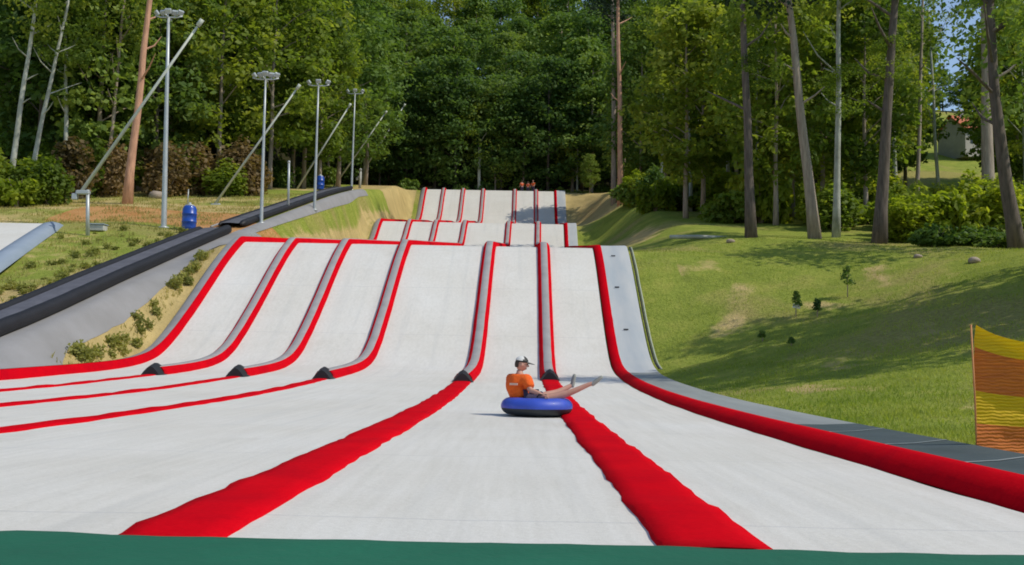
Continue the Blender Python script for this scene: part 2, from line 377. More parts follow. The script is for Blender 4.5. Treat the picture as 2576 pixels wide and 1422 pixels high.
# raised dividers
HR = .26
def raised(name, key, y0, y1, lab, hw=.31, h=HR, redfull=False, outer=None):
    """a padded ridge: red flanks, grey top"""
    def wv(y): return .012*nz(key.__hash__() % 97, y*1.1, 5)
    def fl(y):                                             # red flanks
        c = LAT[key](y) + wv(y); return [(c-hw, -.01), (c-hw*.88, h*.5), (c-hw*.66, h*.88), (c-hw*.45, h*.985), (c+hw*.45, h*.985), (c+hw*.66, h*.88), (c+hw*.88, h*.5), (c+hw, -.01)]
    def tp(y):
        c = LAT[key](y) + wv(y); return [(c-hw*.52, h*.93), (c-hw*.44, h+.012), (c, h+.02), (c+hw*.44, h+.012), (c+hw*.52, h*.93)]
    d = sweep(name, y0, y1, fl, M['red'], slide, caps=True); tag(d, lab)
    if not redfull: sweep('top_cover', y0+.02, y1, tp, M['grey_top'], d)
    return d
labs = dict(E='red and grey divider left of the second lane', D='red and grey divider between the second and third lanes',
            C='red and grey divider left of the wide lane', A='red and grey divider right of the wide lane', B='red and grey divider above the rider')
for k, l in labs.items():
    y0 = {'E': 32.4, 'D': 32.3, 'C': 31.9, 'A': 31.6, 'B': 33.6}[k]
    d = raised('lane_divider', k, y0, 141.2, l)
    c = LAT[k](y0); mb = MB(); s = S(y0)
    # black wedge shaped end cap
    prof_ = [(-.33, 0), (-.23, .16), (-.11, .31), (0, .375), (.11, .31), (.23, .16), (.33, 0)]
    v = [(c+x, y0-.05, s+z) for x, z in prof_] + [(c+x*.86, y0-.42, s+z*.72) for x, z in prof_] + [(c+x*.97, y0+.25, s+z*.98) for x, z in prof_]
    f = [(i, i+1, 7+i+1, 7+i) for i in range(6)] + [(14+i, 14+i+1, i+1, i) for i in range(6)] + [tuple(range(7, 14))]
    mb.add(v, f); mb.build('end_cap', M['black'], d, smooth=False)
# side ridges: red inner face, grey outside
def lprof(y):
    c = LAT['L'](y); w = .01*nz(1, y)
    return [(c+.10+w, -.01), (c+.06+w, .12), (c+.0, .23), (c-.07, .285), (c-.12, .28)]
l_ = sweep('side_divider', -6, 141.2, lprof, M['red'], slide); tag(l_, 'red edge of the slide on the left')
sweep('side_panel', -6, 141.2, lambda y: [(LAT['L'](y)-.115, .29), (LAT['L'](y)-.42, .24), (LAT['L'](y)-.62, .04), (LAT['L'](y)-.78, -.2)], M['grey_top'], l_)
def rprof(y):
    c = LAT['R'](y); w = .018*nz(2, y*1.3)
    return [(c+.05+w, -.01), (c+.12+w, .09), (c+.22, .165), (c+.34, .18), (c+.40+.012*nz(4, y*2), .16)]
r_ = sweep('side_divider', -6, 141.2, rprof, M['red'], slide); tag(r_, 'red edge of the slide on the right')
def rp(y):
    c = LAT['R'](y)+.385; e = EDGE(y); return [(c, .155), (c+.06, .14), ((c+e)/2, .14), (e-.06, .165), (e+.02, .12), (e+.05, -.25)]
sweep('side_panel', 36.5, 141.2, rp, M['pale_panel'], r_); sweep('side_panel', 14.3, 36.5, rp, M['mid_panel'], r_)
sp_ = sweep('rubber_panel', -6, 14.3, rp, M['slate'], r_)
jn = 0
for y in [4.6+1.93*i for i in range(5)]:
    p = rp(y); q = rp(y+.05)
    pts = [(x, y, S(y)+z+.006) for x, z in p[:5]]; pts = [(x, y+1.15*i/4, S(y)+z+.006) for i, (x, z) in enumerate(p[:5])]; qts = [(x, y+.06+1.15*i/4, S(y)+z+.006) for i, (x, z) in enumerate(q[:5])]
    jb = MB(); jb.add(pts+qts, [(i, i+1, 5+i+1, 5+i) for i in range(4)]); jb.build('panel_joint', M['joint'], r_, smooth=False)

# small fixing marks on the panel of the first slope

for y, x in ((42.4, 4.35), (46.0, 4.3), (49.2, 4.4)):
    fb = MB(); fb.box((x, y, S(y)+.19), (.20, .04, .04), Matrix.Rotation(rad(28), 3, 'X')); fb.build('panel_slot', M['black'], r_, smooth=False)

# flat red strips on the run-out
def strip(key, y0, y1, lab, hw=.275, h=.045):
    seed = ord(key)
    def p(y):
        c = LAT[key](y) + .02*nz(seed, y*.8); t = sm(31, 33, y)
        a = hw + .035*nz(seed+3, y*2.1) + .02*nz(seed+9, y*6); b = hw + .035*nz(seed+5, y*2.1) + .02*nz(seed+11, y*6)
        hh = h*(1+.9*nz(seed+7, y*.9)) + .012*nz(seed, y*5)
        return [(c-a, -.012), (c-a+.02, hh*.7), (c-a*.5, hh*1.0), (c, hh*1.05), (c+b*.5, hh), (c+b-.02, hh*.7), (c+b, -.012)]
    tag(sweep('floor_stripe', y0, y1, p, M['red'], slide, caps=True), lab)
strip('A', 4.98, 31.5, 'broad red floor stripe crossing the foreground on the left')
strip('B', 4.98, 33.4, 'broad red floor stripe beside the blue tube')
strip('C', 4.98, 31.7, 'thin red floor stripe nearest on the left of the run-out', h=.035, hw=.2)
strip('D', 4.98, 32.1, 'thin red floor stripe, middle of the three on the left', h=.035, hw=.2)
strip('E', 4.98, 32.2, 'thin red floor stripe farthest on the left of the run-out', h=.035, hw=.2)

# hose along the right edge of the first slope
pts = [(EDGE(y)+.14+.02*nz(8, y*.7), y, S(y)+.13) for y in [38.2+.5*i for i in range(26)]]
hb = MB(); hb.tube(pts, .032, 8); ho = hb.build('hose', M['black']); tag(ho, 'thin dark hose along the right edge of the steep white slope', 'hose')
pts = [(x+.09, y, z-.02) for x, y, z in pts]
hb = MB(); hb.tube(pts, .04, 8); ho = hb.build('hose', simple('pale_hose', (.42, .45, .33), None, 4, .6)); tag(ho, 'pale hose lying beside the dark hose at the grass edge', 'hose')

# green fabric in front
gw = []
GX = [-9+.12*i for i in range(150)]
def gy(x): return 5.03 + .10*sm(-1.9, -2.25, x)*sm(-2.7, -2.3, x) - .02 + .03*nz(x*1.4, 0, 1) + .012*nz(x*4, 0, 2) - .035*sm(.6, 2.4, x)
rows = [(0, -.012), (-.012, .03), (-.05, .055), (-.14, .052), (-.4, .04), (-.9, .035), (-1.6, .03), (-2.6, .03)]
gv = [(x, gy(x)+dy, S(5)+dz+.012*nz(x*1.1, dy*2, 3)+.006*nz(x*3.5, dy*5, 6)) for dy, dz in rows for x in GX]
n = len(GX); gf = [(j*n+i+1, j*n+i, (j+1)*n+i, (j+1)*n+i+1) for j in range(len(rows)-1) for i in range(n-1)]
g_ = mesh_obj('green_mat', gv, gf, M['green_fabric'], smooth=True); tag(g_, 'dark green fabric mat across the end of the run-out', 'mat')

# grey pavement between the conveyor and the slide
pv = []; PY = [20+.5*i for i in range(84)]
for y in PY:
    w = sm(32.5, 36, y)*sm(52.5, 49, y); xr = -14.62 - .95*w - .12*nz(3, y*.8)*w; xl = -16.95
    for i in range(9):
        x = xl+(xr-xl)*i/8; pv.append((x, y, H(x, y)+.035))
mesh_obj('pavement', pv, [(j*9+i, j*9+i+1, (j+1)*9+i+1, (j+1)*9+i) for j in range(len(PY)-1) for i in range(8)], M['asphalt'], smooth=True)['kind'] = 'structure'
pv = []; PY = [61.5+.5*i for i in range(90)]
for y in PY:
    for i in range(4):
        x = -16.85+.9*i/3; pv.append((x, y, H(x, y)+.04))
mesh_obj('footpath', pv, [(j*4+i, j*4+i+1, (j+1)*4+i+1, (j+1)*4+i) for j in range(len(PY)-1) for i in range(3)], M['asphalt'], smooth=True)['kind'] = 'structure'

# ------------------------------------------------------------------ conveyor lifts
def conveyor(y0, y1, x, label, w=.86, thick=.2):
    root = empty('conveyor_lift', (x, y0, ZL(y0))); tag(root, label, 'conveyor')
    o = root.location
    ysl = [y0+.5*i for i in range(int((y1-y0)*2)+1)]
    def P(dx, y, dz): return Vector((x+dx, y, ZL(y)+dz)) - o
    for sx, r in ((-1, thick*.78), (1, thick*1.02)):
        mb = MB(); mb.tube([P(sx*(w/2+r), y, r*.85+.05+.015*nz(sx, y)) for y in ysl], [r*.4]+[r]*(len(ysl)-2)+[r*.4], 12)
        mb.build('side_roll', M['black'], root)
    v = [P(dx, y, .30+dz) for y in ysl for dx, dz in ((-w/2-.05, 0), (-.1, .03), (.1, .03), (w/2+.05, 0))]
    f = [(j*4+i, j*4+i+1, (j+1)*4+i+1, (j+1)*4+i) for j in range(len(ysl)-1) for i in range(3)]
    mesh_obj('belt', v, f, M['belt'], root, True)
    mb = MB(); mb.tube([P(-w/2-2*thick-.22, y, .06) for y in ysl], .07, 8); mb.build('edge_kerb', M['grey_top'], root)
    return root
conveyor(24, 60.4, -17.95, 'black conveyor lift climbing beside the left edge of the slide', w=1.15, thick=.27)
conveyor(62.6, 103, -17.85, 'farther black conveyor lift running up to the tree line', w=.95, thick=.22)

# ------------------------------------------------------------------ second slide far left
a0, a1 = Vector((-27.6, 62)), Vector((-22.6, 44))
def sl2(t, off): p = a0.lerp(a1, t); return Vector((p.x-off, p.y, ZL(p.y)))
s2 = empty('tubing_slide', (0, 0, 0)); tag(s2, 'short white slide with a blue grey border at the far left edge', 'slide')
T = [i/24 for i in range(25)]
offs = [(0, .05), (.15, .40), (.55, .50), (.95, .42), (1.1, .12)]
v = [sl2(t, o)+Vector((0, 0, z*sm(-.02, .12, t)+.02)) for t in T for o, z in offs]
mesh_obj('side_border', v, [(j*5+i, (j+1)*5+i, (j+1)*5+i+1, j*5+i+1) for j in range(24) for i in range(4)], M['blue_grey'], s2, True)
v = [sl2(t, o)+Vector((0, 0, .14)) for t in T for o in (1.05, 3, 6, 10)]
mesh_obj('lane_mat', v, [(j*4+i, (j+1)*4+i, (j+1)*4+i+1, j*4+i+1) for j in range(24) for i in range(3)], M['mat'], s2, True)

# ------------------------------------------------------------------ light masts
def mast(bx, by, tx, ty, label, lamps, r=.10):
    b = ground(bx, by, 30); t = at(tx, ty, b.y); h = t.z - b.z
    root = empty('floodlight_mast', b); tag(root, label, 'light mast', 'floodlight masts beside the runs')
    d = t - b
    mb = MB(); mb.tube([(0, 0, -.2), (0, 0, .02), d*.35, d*.7, d], [r*1.25, r*1.2, r*1.0, r*.8, r*.6], 10); mb.build('pole', M['steel'], root)
    mb = MB(); mb.lathe([(r*2.2, -.1), (r*2.2, .04), (r*1.4, .06)], 12); mb.build('base_plate', M['steel'], root)
    mb = MB(); W = .85
    mb.tube([d+Vector((-W, .05, .10)), d+Vector((-.5, 0, 0)), d+Vector((.5, 0, 0)), d+Vector((W, .05, .10))], .045, 6)
    mb.tube([d+Vector((0, -.55, 0)), d+Vector((0, .55, 0))], .04, 6)
    mb.build('crossarm', M['steel'], root)
    for x, y, z, az in lamps:
        mb = MB(); Rm = Matrix.Rotation(az, 3, 'Z') @ Matrix.Rotation(rad(38), 3, 'X')
        c = d + Vector((x, y, z)); mb.box(c, (.40, .14, .32), Rm, .03); 
        mb.box(c+Rm @ Vector((0, -.085, 0)), (.34, .03, .26), Rm, .01)
        mb.tube([c+Vector((0, 0, -.14)), d+Vector((x*.9, y*.8, .02))], .03, 5)
        mb.build('floodlight', M['steel'], root, smooth=False)
L5 = [(-.72, 0, .26, -1.0), (-.36, .1, .32, -.4), (0, -.1, .36, 0), (.36, .1, .32, .4), (.72, 0, .30, 1.0)]
L3 = [(-.75, 0, .28, -1.0), (0, -.05, .34, 0), (.75, 0, .30, 1.0)]
mast(412, 574, 424, 44, 'tall floodlight mast nearest on the left, with five lamps', L5, .14)
mast(657, 562, 668, 200, 'floodlight mast rising just right of the conveyor end', L5, .10)
mast(791, 530, 801, 216, 'slim floodlight mast, third from the left', L3, .10)
mast(884, 478, 893, 236, 'smallest floodlight mast near the top of the slide', L3, .10)

# ------------------------------------------------------------------ snow lances
def lance(px, py, Y, gx, gy_, tx, ty, label, post=True):
    p = at(px, py, Y); g = at(gx, gy_, Y); g.z = min(g.z, H(g.x, Y)) if g.z > H(g.x, Y) else g.z
    base = Vector((g.x, Y, H(g.x, Y))); t = at(tx, ty, Y-1)
    root = empty('snow_lance', base); tag(root, label, 'snow lance', 'slanted snow lances along the runs')
    mb = MB(); mb.tube([(0, 0, -.2), p+Vector((.35, 0, 0))-base+Vector((0, 0, .1))], [.12, .10], 8)
    mb.build('post', M['steel'], root)
    mb = MB(); mb.box(p-base+Vector((.1, 0, -.05)), (.75, .35, .22), None, .04); mb.box(p-base+Vector((-.35, 0, -.3)), (.3, .3, .35), None, .03); mb.build('bracket', M['steel'], root, smooth=False)
    a = p-base; b = t-base; mb = MB(); mb.tube([a, a.lerp(b, .5), b], [.11, .085, .07], 8); mb.build('arm', M['lance'], root)
    mb = MB(); dv = (b-a).normalized(); mb.tube([b-dv*.1, b+dv*.35], [.13, .14], 8); mb.build('nozzle_head', M['lance'], root)
lance(205, 482, 58, 222, 577, 500, 62, 'long slanted snow lance on the far left, crossing the tall mast')
lance(540, 515, 80, 548, 556, 748, 222, 'slanted snow lance, second from the left')
lance(738, 490, 104, 735, 500, 878, 268, 'slanted snow lance, middle of the five')
lance(838, 472, 124, 845, 478, 969, 285, 'slanted snow lance, fourth from the left')
lance(905, 445, 141, 910, 474, 1016, 267, 'rightmost and smallest slanted snow lance')
# short posts
def post(px, py, tpy, label, r=.06, mat='steel'):
    b = ground(px, py, 30); t = at(px+2, tpy, b.y)
    root = empty('post', b); tag(root, label, 'post'); mb = MB(); mb.tube([(0, 0, -.2), (t-b)*.5, t-b], [r, r, r*.9], 8); mb.build('shaft', M[mat], root)
    mb = MB(); mb.ball(t-b, r*1.3, 4); mb.build('cap', M[mat], root)
post(725, 531, 408, 'grey upright post in front of the farther conveyor', .09)
post(163, 515, 455, 'dark thin post on the left terrace beside the first lance', .07, 'bark_dark')
post(472, 516, 478, 'thin pale stake behind the blue barrel', .045)
post(905, 474, 428, 'short stout pale post at the left crest', .16, 'concrete')

# barrels
def barrel(px, py, h, label, r=None):
    b = ground(px, py, 30); r = r or h*.30
    root = empty('plastic_barrel', b); tag(root, label, 'barrel')
    mb = MB(); mb.lathe([(r*.88, 0), (r*.97, h*.04), (r, h*.12), (r*1.0, h*.30), (r*1.06, h*.32), (r*1.06, h*.35), (r, h*.37), (r, h*.63), (r*1.06, h*.65), (r*1.06, h*.68), (r, h*.70), (r*.98, h*.88), (r*.86, h*.96), (r*.80, h)], 24)
    mb.build('body', M['blue_plastic'], root)
    mb = MB(); mb.lathe([(r*.62, h*1.0), (r*.66, h*1.03), (r*.60, h*1.06), (r*.2, h*1.06), (r*.18, h*1.16)], 16); mb.build('lid', M['steel'], root)
barrel(475, 579, 1.42, 'blue plastic barrel standing by the tall mast and the conveyor', .42)
barrel(805, 478, 1.35, 'blue barrel far up behind the third mast', .40)
# utility box
b = ground(247, 582, 30); root = empty('utility_box', b); tag(root, 'small pale utility box in the grass left of the tall mast', 'box')
mb = MB(); mb.box((0, 0, .16), (.85, .6, .34), None, .03); mb.build('body', M['concrete'], root, smooth=False)
mb = MB(); mb.box((0, 0, .37), (.95, .7, .07), None, .02); mb.build('lid', M['blue_grey'], root, smooth=False)

# ------------------------------------------------------------------ safety net on the right
nb = at(2462, 1131, 10.6); nb.z = H(nb.x, nb.y); net = empty('safety_net', nb); tag(net, 'orange and yellow striped safety net at the right edge beside the slide', 'safety net')
cols_, rows_ = 70, 40; top = at(2450, 822, 10.6).z - nb.z
v = []; mi = []
for j in range(rows_+1):
    for i in range(cols_+1):
        u = i/cols_*4.2; w = j/rows_
        sag = .26*(1-math.exp(-u*2.6))*(1 - .1*u)
        z = (top - sag*w) * w + .02 + (1-w)*(.02-.0*u) - .03*u*(1-w)
        yy = .10*sin(u*2.2+w*3)*w + .03*nz(u*3, w*7, 1) + .012*nz(u*9, w*25, 2)
        v.append((u + .015*nz(w*9, 3) - .07*w*(1-w), yy, z))
for j in range(rows_):
    for i in range(cols_):
        w = (j+.5)/rows_; k = 1 if (.06 < w < .33) or (.56 < w < .86) else 0
        mi.append(k)
mesh_obj('net_panel', v, [(j*(cols_+1)+i, j*(cols_+1)+i+1, (j+1)*(cols_+1)+i+1, (j+1)*(cols_+1)+i) for j in range(rows_) for i in range(cols_)], [M['net_yellow'], M['net_brown']], net, True, mi)
mb = MB(); mb.tube([(0, .02, -.3), (-.02, .02, top*.5), (-.05, .02, top+.02)], .010, 8); mb.build('post', simple('orange_post', (.6, .25, .08), None, 4, .6), net)
mb = MB(); mb.tube([(4.2, .02, -.3), (4.2, .02, top)], .016, 8); mb.build('post', M['net_yellow'], net)

# ------------------------------------------------------------------ plants
class Leaves:
    def __init__(s, seed): s.r = np.random.default_rng(seed); s.P = []
    def clump(s, c, rad_, n, size, flat=.6, hollow=.35):
        r = s.r; d = r.normal(size=(n, 3)); d /= np.linalg.norm(d, axis=1)[:, None]
        q = (hollow + (1-hollow)*r.random(n)**.5)[:, None]
        c0 = np.array(c) + d*q*np.array(rad_)
        up = d*.45 + r.normal(size=(n, 3))*.45 + np.array([0, 0, flat]); up /= np.linalg.norm(up, axis=1)[:, None]
        t = np.cross(up, r.normal(size=(n, 3))); t /= np.linalg.norm(t, axis=1)[:, None]; b = np.cross(up, t)
        sz = (size*(.6+.8*r.random(n)))[:, None]
        s.P.append(np.stack([c0-t*sz*.5, c0-b*sz*.33+up*sz*.06, c0+t*sz*.5, c0+b*sz*.33+up*sz*.06], 1))
    def mesh(s, name, mat):
        V = np.concatenate(s.P).reshape(-1, 3); n = len(V)//4
        me = bpy.data.meshes.new(name); me.vertices.add(len(V)); me.vertices.foreach_set('co', V.astype(np.float32).ravel())
        me.loops.add(n*4); me.loops.foreach_set('vertex_index', np.arange(n*4, dtype=np.int32))
        me.polygons.add(n); me.polygons.foreach_set('loop_start', np.arange(0, n*4, 4, dtype=np.int32)); me.polygons.foreach_set('loop_total', np.full(n, 4, dtype=np.int32))
        me.materials.append(mat); me.update(); me.validate(); return me
def trunk_mesh(seed, h, r, limbs, mat, lean=(0, 0), lo=.35):
    q = random.Random(seed); mb = MB(); pts = []; n = 8
    for i in range(n+1):
        t = i/n; pts.append(Vector((lean[0]*t*h + .012*h*nz(seed, t*3), lean[1]*t*h + .012*h*nz(seed+5, t*3), t*h-(.3 if i == 0 else 0))))
    mb.tube(pts, [r*(1.25 if i == 0 else 1)*(1-.75*(i/n)) for i in range(n+1)], 9)
    tips = []
    for k in range(limbs):
        t = lo+(1-lo)*.95*(k+.5)/limbs; i = min(n-1, int(t*n)); p = pts[i].lerp(pts[i+1], t*n-i)
        a = q.random()*2*pi; L = h*(.10+.14*(1-t))*(.8+.5*q.random()); up = .25+.6*q.random()
        e = p+Vector((cos(a)*L, sin(a)*L, L*up)); m_ = p.lerp(e, .5)+Vector((0, 0, L*.08)); rr = r*(1-.75*t)*.45
        mb.tube([p, m_, e], [rr, rr*.7, rr*.25], 5, False); tips.append(e)
    me = bpy.data.meshes.new('trunk'); me.from_pydata([tuple(v) for v in mb.v], [], mb.f); me.materials.append(mat)
    me.polygons.foreach_set('use_smooth', [True]*len(me.polygons)); me.update(); return me, tips
def crown_mesh(seed, h, R, base, nc, nl, size, mat, tips=(), top=.35, flat=.6):
    L = Leaves(seed); q = random.Random(seed)
    cs = []
    for k in range(nc):
        t = q.random()**.85; z = base+(h-base)*t
        pr = R*min(1, (t/.22)**.6 if t < .22 else 1)*sqrt(max(.02, 1-((t-.3)/.72)**2 if t > .3 else 1))
        a = q.random()*2*pi; d = pr*(.35+.65*q.random()**.5)
        cs.append((cos(a)*d, sin(a)*d, z))
    cs += [tuple(t) for t in tips if t.z > base]
    for c in cs:
        s = R*(.20+.20*q.random()); L.clump(c, (s*1.25, s*1.25, s*.62), int(nl*(.6+.8*q.random())), size, flat)
    return L.mesh('crown', mat)
def tree_proto(seed, h, R, base, mat, bark, nc=60, nl=55, size=.42, limbs=12, tr=.2, hide=False, lo=.3, flat=.6):
    tm, tips = trunk_mesh(seed, h*.93, tr, limbs, M[bark], lo=lo)
    return dict(t=tm, c=crown_mesh(seed, h, R, base, nc, nl, size, M[mat], tips, flat=flat))
def plant_tree(p, loc, rz, sc, name, label, group=None, cat='tree', crown_mat=None, lean=None):
    root = empty(name, loc, rz); root.scale = sc if hasattr(sc, '__len__') else (sc, sc, sc)
    if lean: root.rotation_euler = (lean[0], lean[1], rz)
    t = bpy.data.objects.new('trunk', p['t']); col.objects.link(t); t.parent = root
    c = bpy.data.objects.new('crown', p['c']); col.objects.link(c); c.parent = root
    tag(root, label, cat, group); return root
mids = [tree_proto(10+i, 17+i, 3.6+.3*i, 3.0, 'leaf_mid', 'bark_grey', 95, 56, .46, 14, .2) for i in range(3)]
olives = [tree_proto(20+i, 17+i, 3.5+.3*i, 3.2, 'leaf_olive', 'bark_grey', 90, 56, .44, 14, .19) for i in range(3)]
darks = [tree_proto(30+i, 18+i, 3.8+.3*i, 2.5, 'leaf_dark', 'bark_dark', 95, 56, .48, 14, .22) for i in range(2)]
loose = [tree_proto(40+i, 16+i, 3.3, 5.0, 'leaf_olive', 'bark_pale', 52, 50, .36, 14, .14, flat=.4) for i in range(2)]

# forest walls ------------------------------------------------------
placed = []
def free(x, y, d): return all((x-a)**2+(y-b)**2 > d*d for a, b in placed)
def gap(x, y, m=.012):                                     # an opening in the wood on the right, seen through to the hill
    k = x/y; r = 3.6/y
    return .420-r-m < k < .462+r*.4 and y > 58
def shades(x, y): return 0 < x < 30 and (85 < y < 103 or 121 < y < 142)   # kept clear so that the lanes stay in the sun
def scatter(n, xr, yr, protos, dmin, name, label, group, smin=.85, smax=1.25, cond=None, cat='tree'):
    c = 0; tries = 0
    while c < n and tries < n*60:
        tries += 1
        y = rng.uniform(*yr); x = rng.uniform(*(xr(y) if callable(xr) else xr))
        if not free(x, y, dmin) or gap(x, y) or shades(x, y) or (cond and not cond(x, y)): continue
        placed.append((x, y)); s = rng.uniform(smin, smax)
        plant_tree(rng.choice(protos), (x, y, H(x, y)-.1), rng.random()*6.28, (s*rng.uniform(.9, 1.1), s*rng.uniform(.9, 1.1), s), name, label, group, cat); c += 1
# behind the crest: front row
for i, x in enumerate([-27.5, -24.2, -20.6, -17.5, -13.8, -10, -6.6, -3.2, .2, 3.4, 7.0, 10.6, 14.4]):
    y = 150 + rng.uniform(-1.5, 3); placed.append((x, y))
    side = 'on the left' if x < -12 else ('in the middle' if x < 2 else 'on the right')
    plant_tree(rng.choice(darks+mids), (x+rng.uniform(-.8, .8), y, H(x, y)-.1), rng.random()*6, rng.uniform(.95, 1.25), 'leafy_tree', 'dark leafy tree right behind the crest of the slide, '+side, 'trees right behind the crest '+side)
scatter(26, (-56, 20), (158, 176), mids+darks, 4.4, 'leafy_tree', 'tall green tree in the rows behind the crest trees', 'second rows of trees behind the crest', 1.0, 1.4)
scatter(26, (-70, 30), (182, 208), mids+mids+olives, 5, 'leafy_tree', 'green tree high on the wooded hill behind the slide', 'trees high on the wooded hill', 1.1, 1.5)
scatter(22, (-86, 36), (212, 240), mids+olives, 6, 'leafy_tree', 'topmost tree on the wooded skyline of the hill', 'trees on the wooded skyline', 1.2, 1.6)
# left wood edge
for x, y, s in ((-21.5, 108, 1.0), (-25, 101, 1.15), (-24, 112, 1.25), (-29, 97, 1.2), (-22, 122, 1.2), (-27, 120, 1.3), (-20.5, 133, 1.15), (-25, 131, 1.2)):
    placed.append((x, y)); plant_tree(olives[int(y) % 3] if y < 115 else mids[int(y) % 3], (x, y, H(x, y)-.1), y, s*1.1, 'leafy_tree', 'sunlit yellow green tree above the conveyor lifts', 'sunlit trees above the conveyor')
scatter(15, lambda y: (-.52*y, -33), (87, 100), darks+mids, 4.2, 'leafy_tree', 'dark tree at the front of the left wood', 'front trees of the left wood', .95, 1.25)
scatter(18, lambda y: (-.56*y, -34), (101, 124), darks+darks+mids, 4.6, 'leafy_tree', 'shaded tree deep in the left wood', 'deep trees of the left wood', 1.1, 1.45)
scatter(12, lambda y: (-.56*y, -32), (126, 150), mids, 5, 'leafy_tree', 'tall tree at the back of the left wood', 'back trees of the left wood', 1.3, 1.6)
# right wood
rw = lambda y: (max(11, .085*y+3), .56*y)
scatter(16, rw, (70, 92), loose+olives, 4.4, 'leafy_tree', 'sunlit loose tree at the front of the right wood', 'front trees of the right wood', .85, 1.15, lambda x, y: x/y > .12)
scatter(22, rw, (95, 118), olives+mids+loose, 4.2, 'leafy_tree', 'olive green tree in the middle of the right wood', 'middle trees of the right wood', 1.0, 1.3, lambda x, y: x/y > .10)
scatter(24, rw, (121, 148), mids+darks+olives, 4.4, 'leafy_tree', 'tree at the back of the right wood', 'back trees of the right wood', 1.15, 1.5)
scatter(10, lambda y: (20, .40*y), (155, 200), mids+darks, 6, 'leafy_tree', 'distant tree seen between the trunks of the right wood', 'distant trees behind the right wood', 1.2, 1.6)
# tree line on the far hill seen through the gap
for i in range(16):
    x = 70+i*5.2+rng.uniform(-1, 1); y = 234+rng.uniform(-4, 5); s = rng.uniform(.42, .6)
    plant_tree(darks[i % 2], (x, y, H(x, y)-.4), i, (s*1.4, s*1.4, s), 'hill_tree', 'small dark tree on the top of the distant green hill', 'trees on the distant hilltop')

# named trunks (tall pines and birches standing free) --------------------
pine_crown = crown_mesh(77, 8.5, 3.4, 0, 34, 55, .34, M['needle'], flat=.3)
oak_crown = crown_mesh(78, 9.0, 4.6, 0, 60, 60, .34, M['leaf_mid'])
loose_crown = crown_mesh(79, 8.0, 3.2, 0, 40, 50, .30, M['leaf_olive'], flat=.3)
def tall(px, py, tx, w, label, bark, height=22, crown=None, Y=None, name='pine_tree', limbs=5, bend=0, cs=1.0, ty=0):
    b = ground(px, py, 30) if Y is None else Vector((at(px, py, Y).x, Y, 0)); b.z = H(b.x, b.y)
    t = at(tx, ty, b.y) - b; k = height/t.z; r = w/2*b.y/F
    root = empty(name, b); tag(root, label, 'tree')
    mb = MB(); pts = []; q = random.Random(px)
    for i in range(11):
        u = i/10; p = t*k*u; p += Vector((1, .4, 0))*(bend*sin(u*pi*1.3) + .006*height*nz(px*.1, u*4)); p.z = height*u - (.35 if i == 0 else 0); pts.append(p)
    mb.tube(pts, [r*(1.35 if i == 0 else 1.08 if i == 1 else 1)*(1-.6*(i/10)) for i in range(11)], 10)
    for j in range(limbs):
        u = .42+.5*(j+.5)/limbs; p = pts[0].lerp(pts[-1], u); p = pts[int(u*10)]; a = q.random()*6.28; L = .7+q.random()*2.0
        mb.tube([p, p+Vector((cos(a)*L*.6, sin(a)*L*.6, L*.35)), p+Vector((cos(a)*L, sin(a)*L, L*(.5+.5*q.random())))], [r*.28, r*.2, r*.07], 5, False)
    mb.build('trunk', M[bark], root)
    if crown:
        c = bpy.data.objects.new('crown', crown); col.objects.link(c); c.parent = root; c.location = pts[-1]-Vector((0, 0, 6.0*cs)); c.rotation_euler.z = px; c.scale = (cs, cs, cs)
    return root
PC, OC, LC = pine_crown, oak_crown, loose_crown
# right side, from the slide outwards
tall(1547, 512, 1541, 15, 'pinkish pine trunk, left one of the close pair right of the slide', 'bark_grey', 26, PC)
tall(1562, 516, 1555, 15, 'orange pine trunk, right one of the close pair right of the slide', 'bark_pine', 27, PC)
tall(1772, 412, 1768, 14, 'thin grey trunk over the sunlit clearing in the right wood', 'bark_grey', 20, LC, 114, 'leafy_tree')
tall(1737, 480, 1730, 10, 'thin pale trunk behind the bush right of the slide', 'bark_pale', 18, LC, 88, 'leafy_tree')
tall(1890, 612, 1868, 26, 'dark trunk with ragged bark left of the leaning grey trunk', 'bark_dark', 18, LC, 57.5, name='leafy_tree')
tall(2052, 628, 1982, 28, 'tall smooth grey pine trunk leaning to the left', 'bark_grey', 19, PC, 57.5)
tall(2102, 597, 2112, 18, 'pale birch trunk just right of the leaning trunk', 'bark_pale', 19, LC, name='birch_tree', limbs=8)
tall(2212, 656, 2252, 32, 'thick dark trunk standing at the edge of the lawn', 'bark_dark', 18, OC, 56, name='leafy_tree', cs=.72)
for lab, z, sc_ in (('dark trunk with ragged bark left of the leaning grey trunk', 8.2, .42), ('pale birch trunk just right of the leaning trunk', 7.0, .5), ('thick dark trunk standing at the edge of the lawn', 9.0, .40)):
    rt = [o for o in col.objects if o.get('label') == lab][0]
    c = bpy.data.objects.new('side_foliage', LC); col.objects.link(c); c.parent = rt; c.location = (.5, -.4, z); c.scale = (sc_, sc_, sc_*.7)
tall(2257, 520, 2232, 12, 'thin pale trunk just behind the thick dark trunk', 'bark_pale', 20, LC, 84, 'birch_tree', 7)
tall(2362, 500, 2335, 10, 'thin pale trunk between the thick dark trunk and the gap of sky', 'bark_pale', 18, LC, 88, 'birch_tree', 4, cs=.5)
tall(2487, 520, 2478, 34, 'stout grey trunk beside the gap of blue sky', 'bark_grey', 19.5, OC, 66, 'leafy_tree', 3, cs=.7)
tall(2562, 655, 2488, 36, 'dark bent trunk at the right edge of the photo', 'bark_dark', 14.5, None, 47.5, 'leafy_tree', 8, bend=-.35)
c = bpy.data.objects.new('crown', oak_crown); col.objects.link(c); c.parent = [o for o in col.objects if o.get('label') == 'dark bent trunk at the right edge of the photo'][0]; c.location = (2.6, 1.0, 6.2)
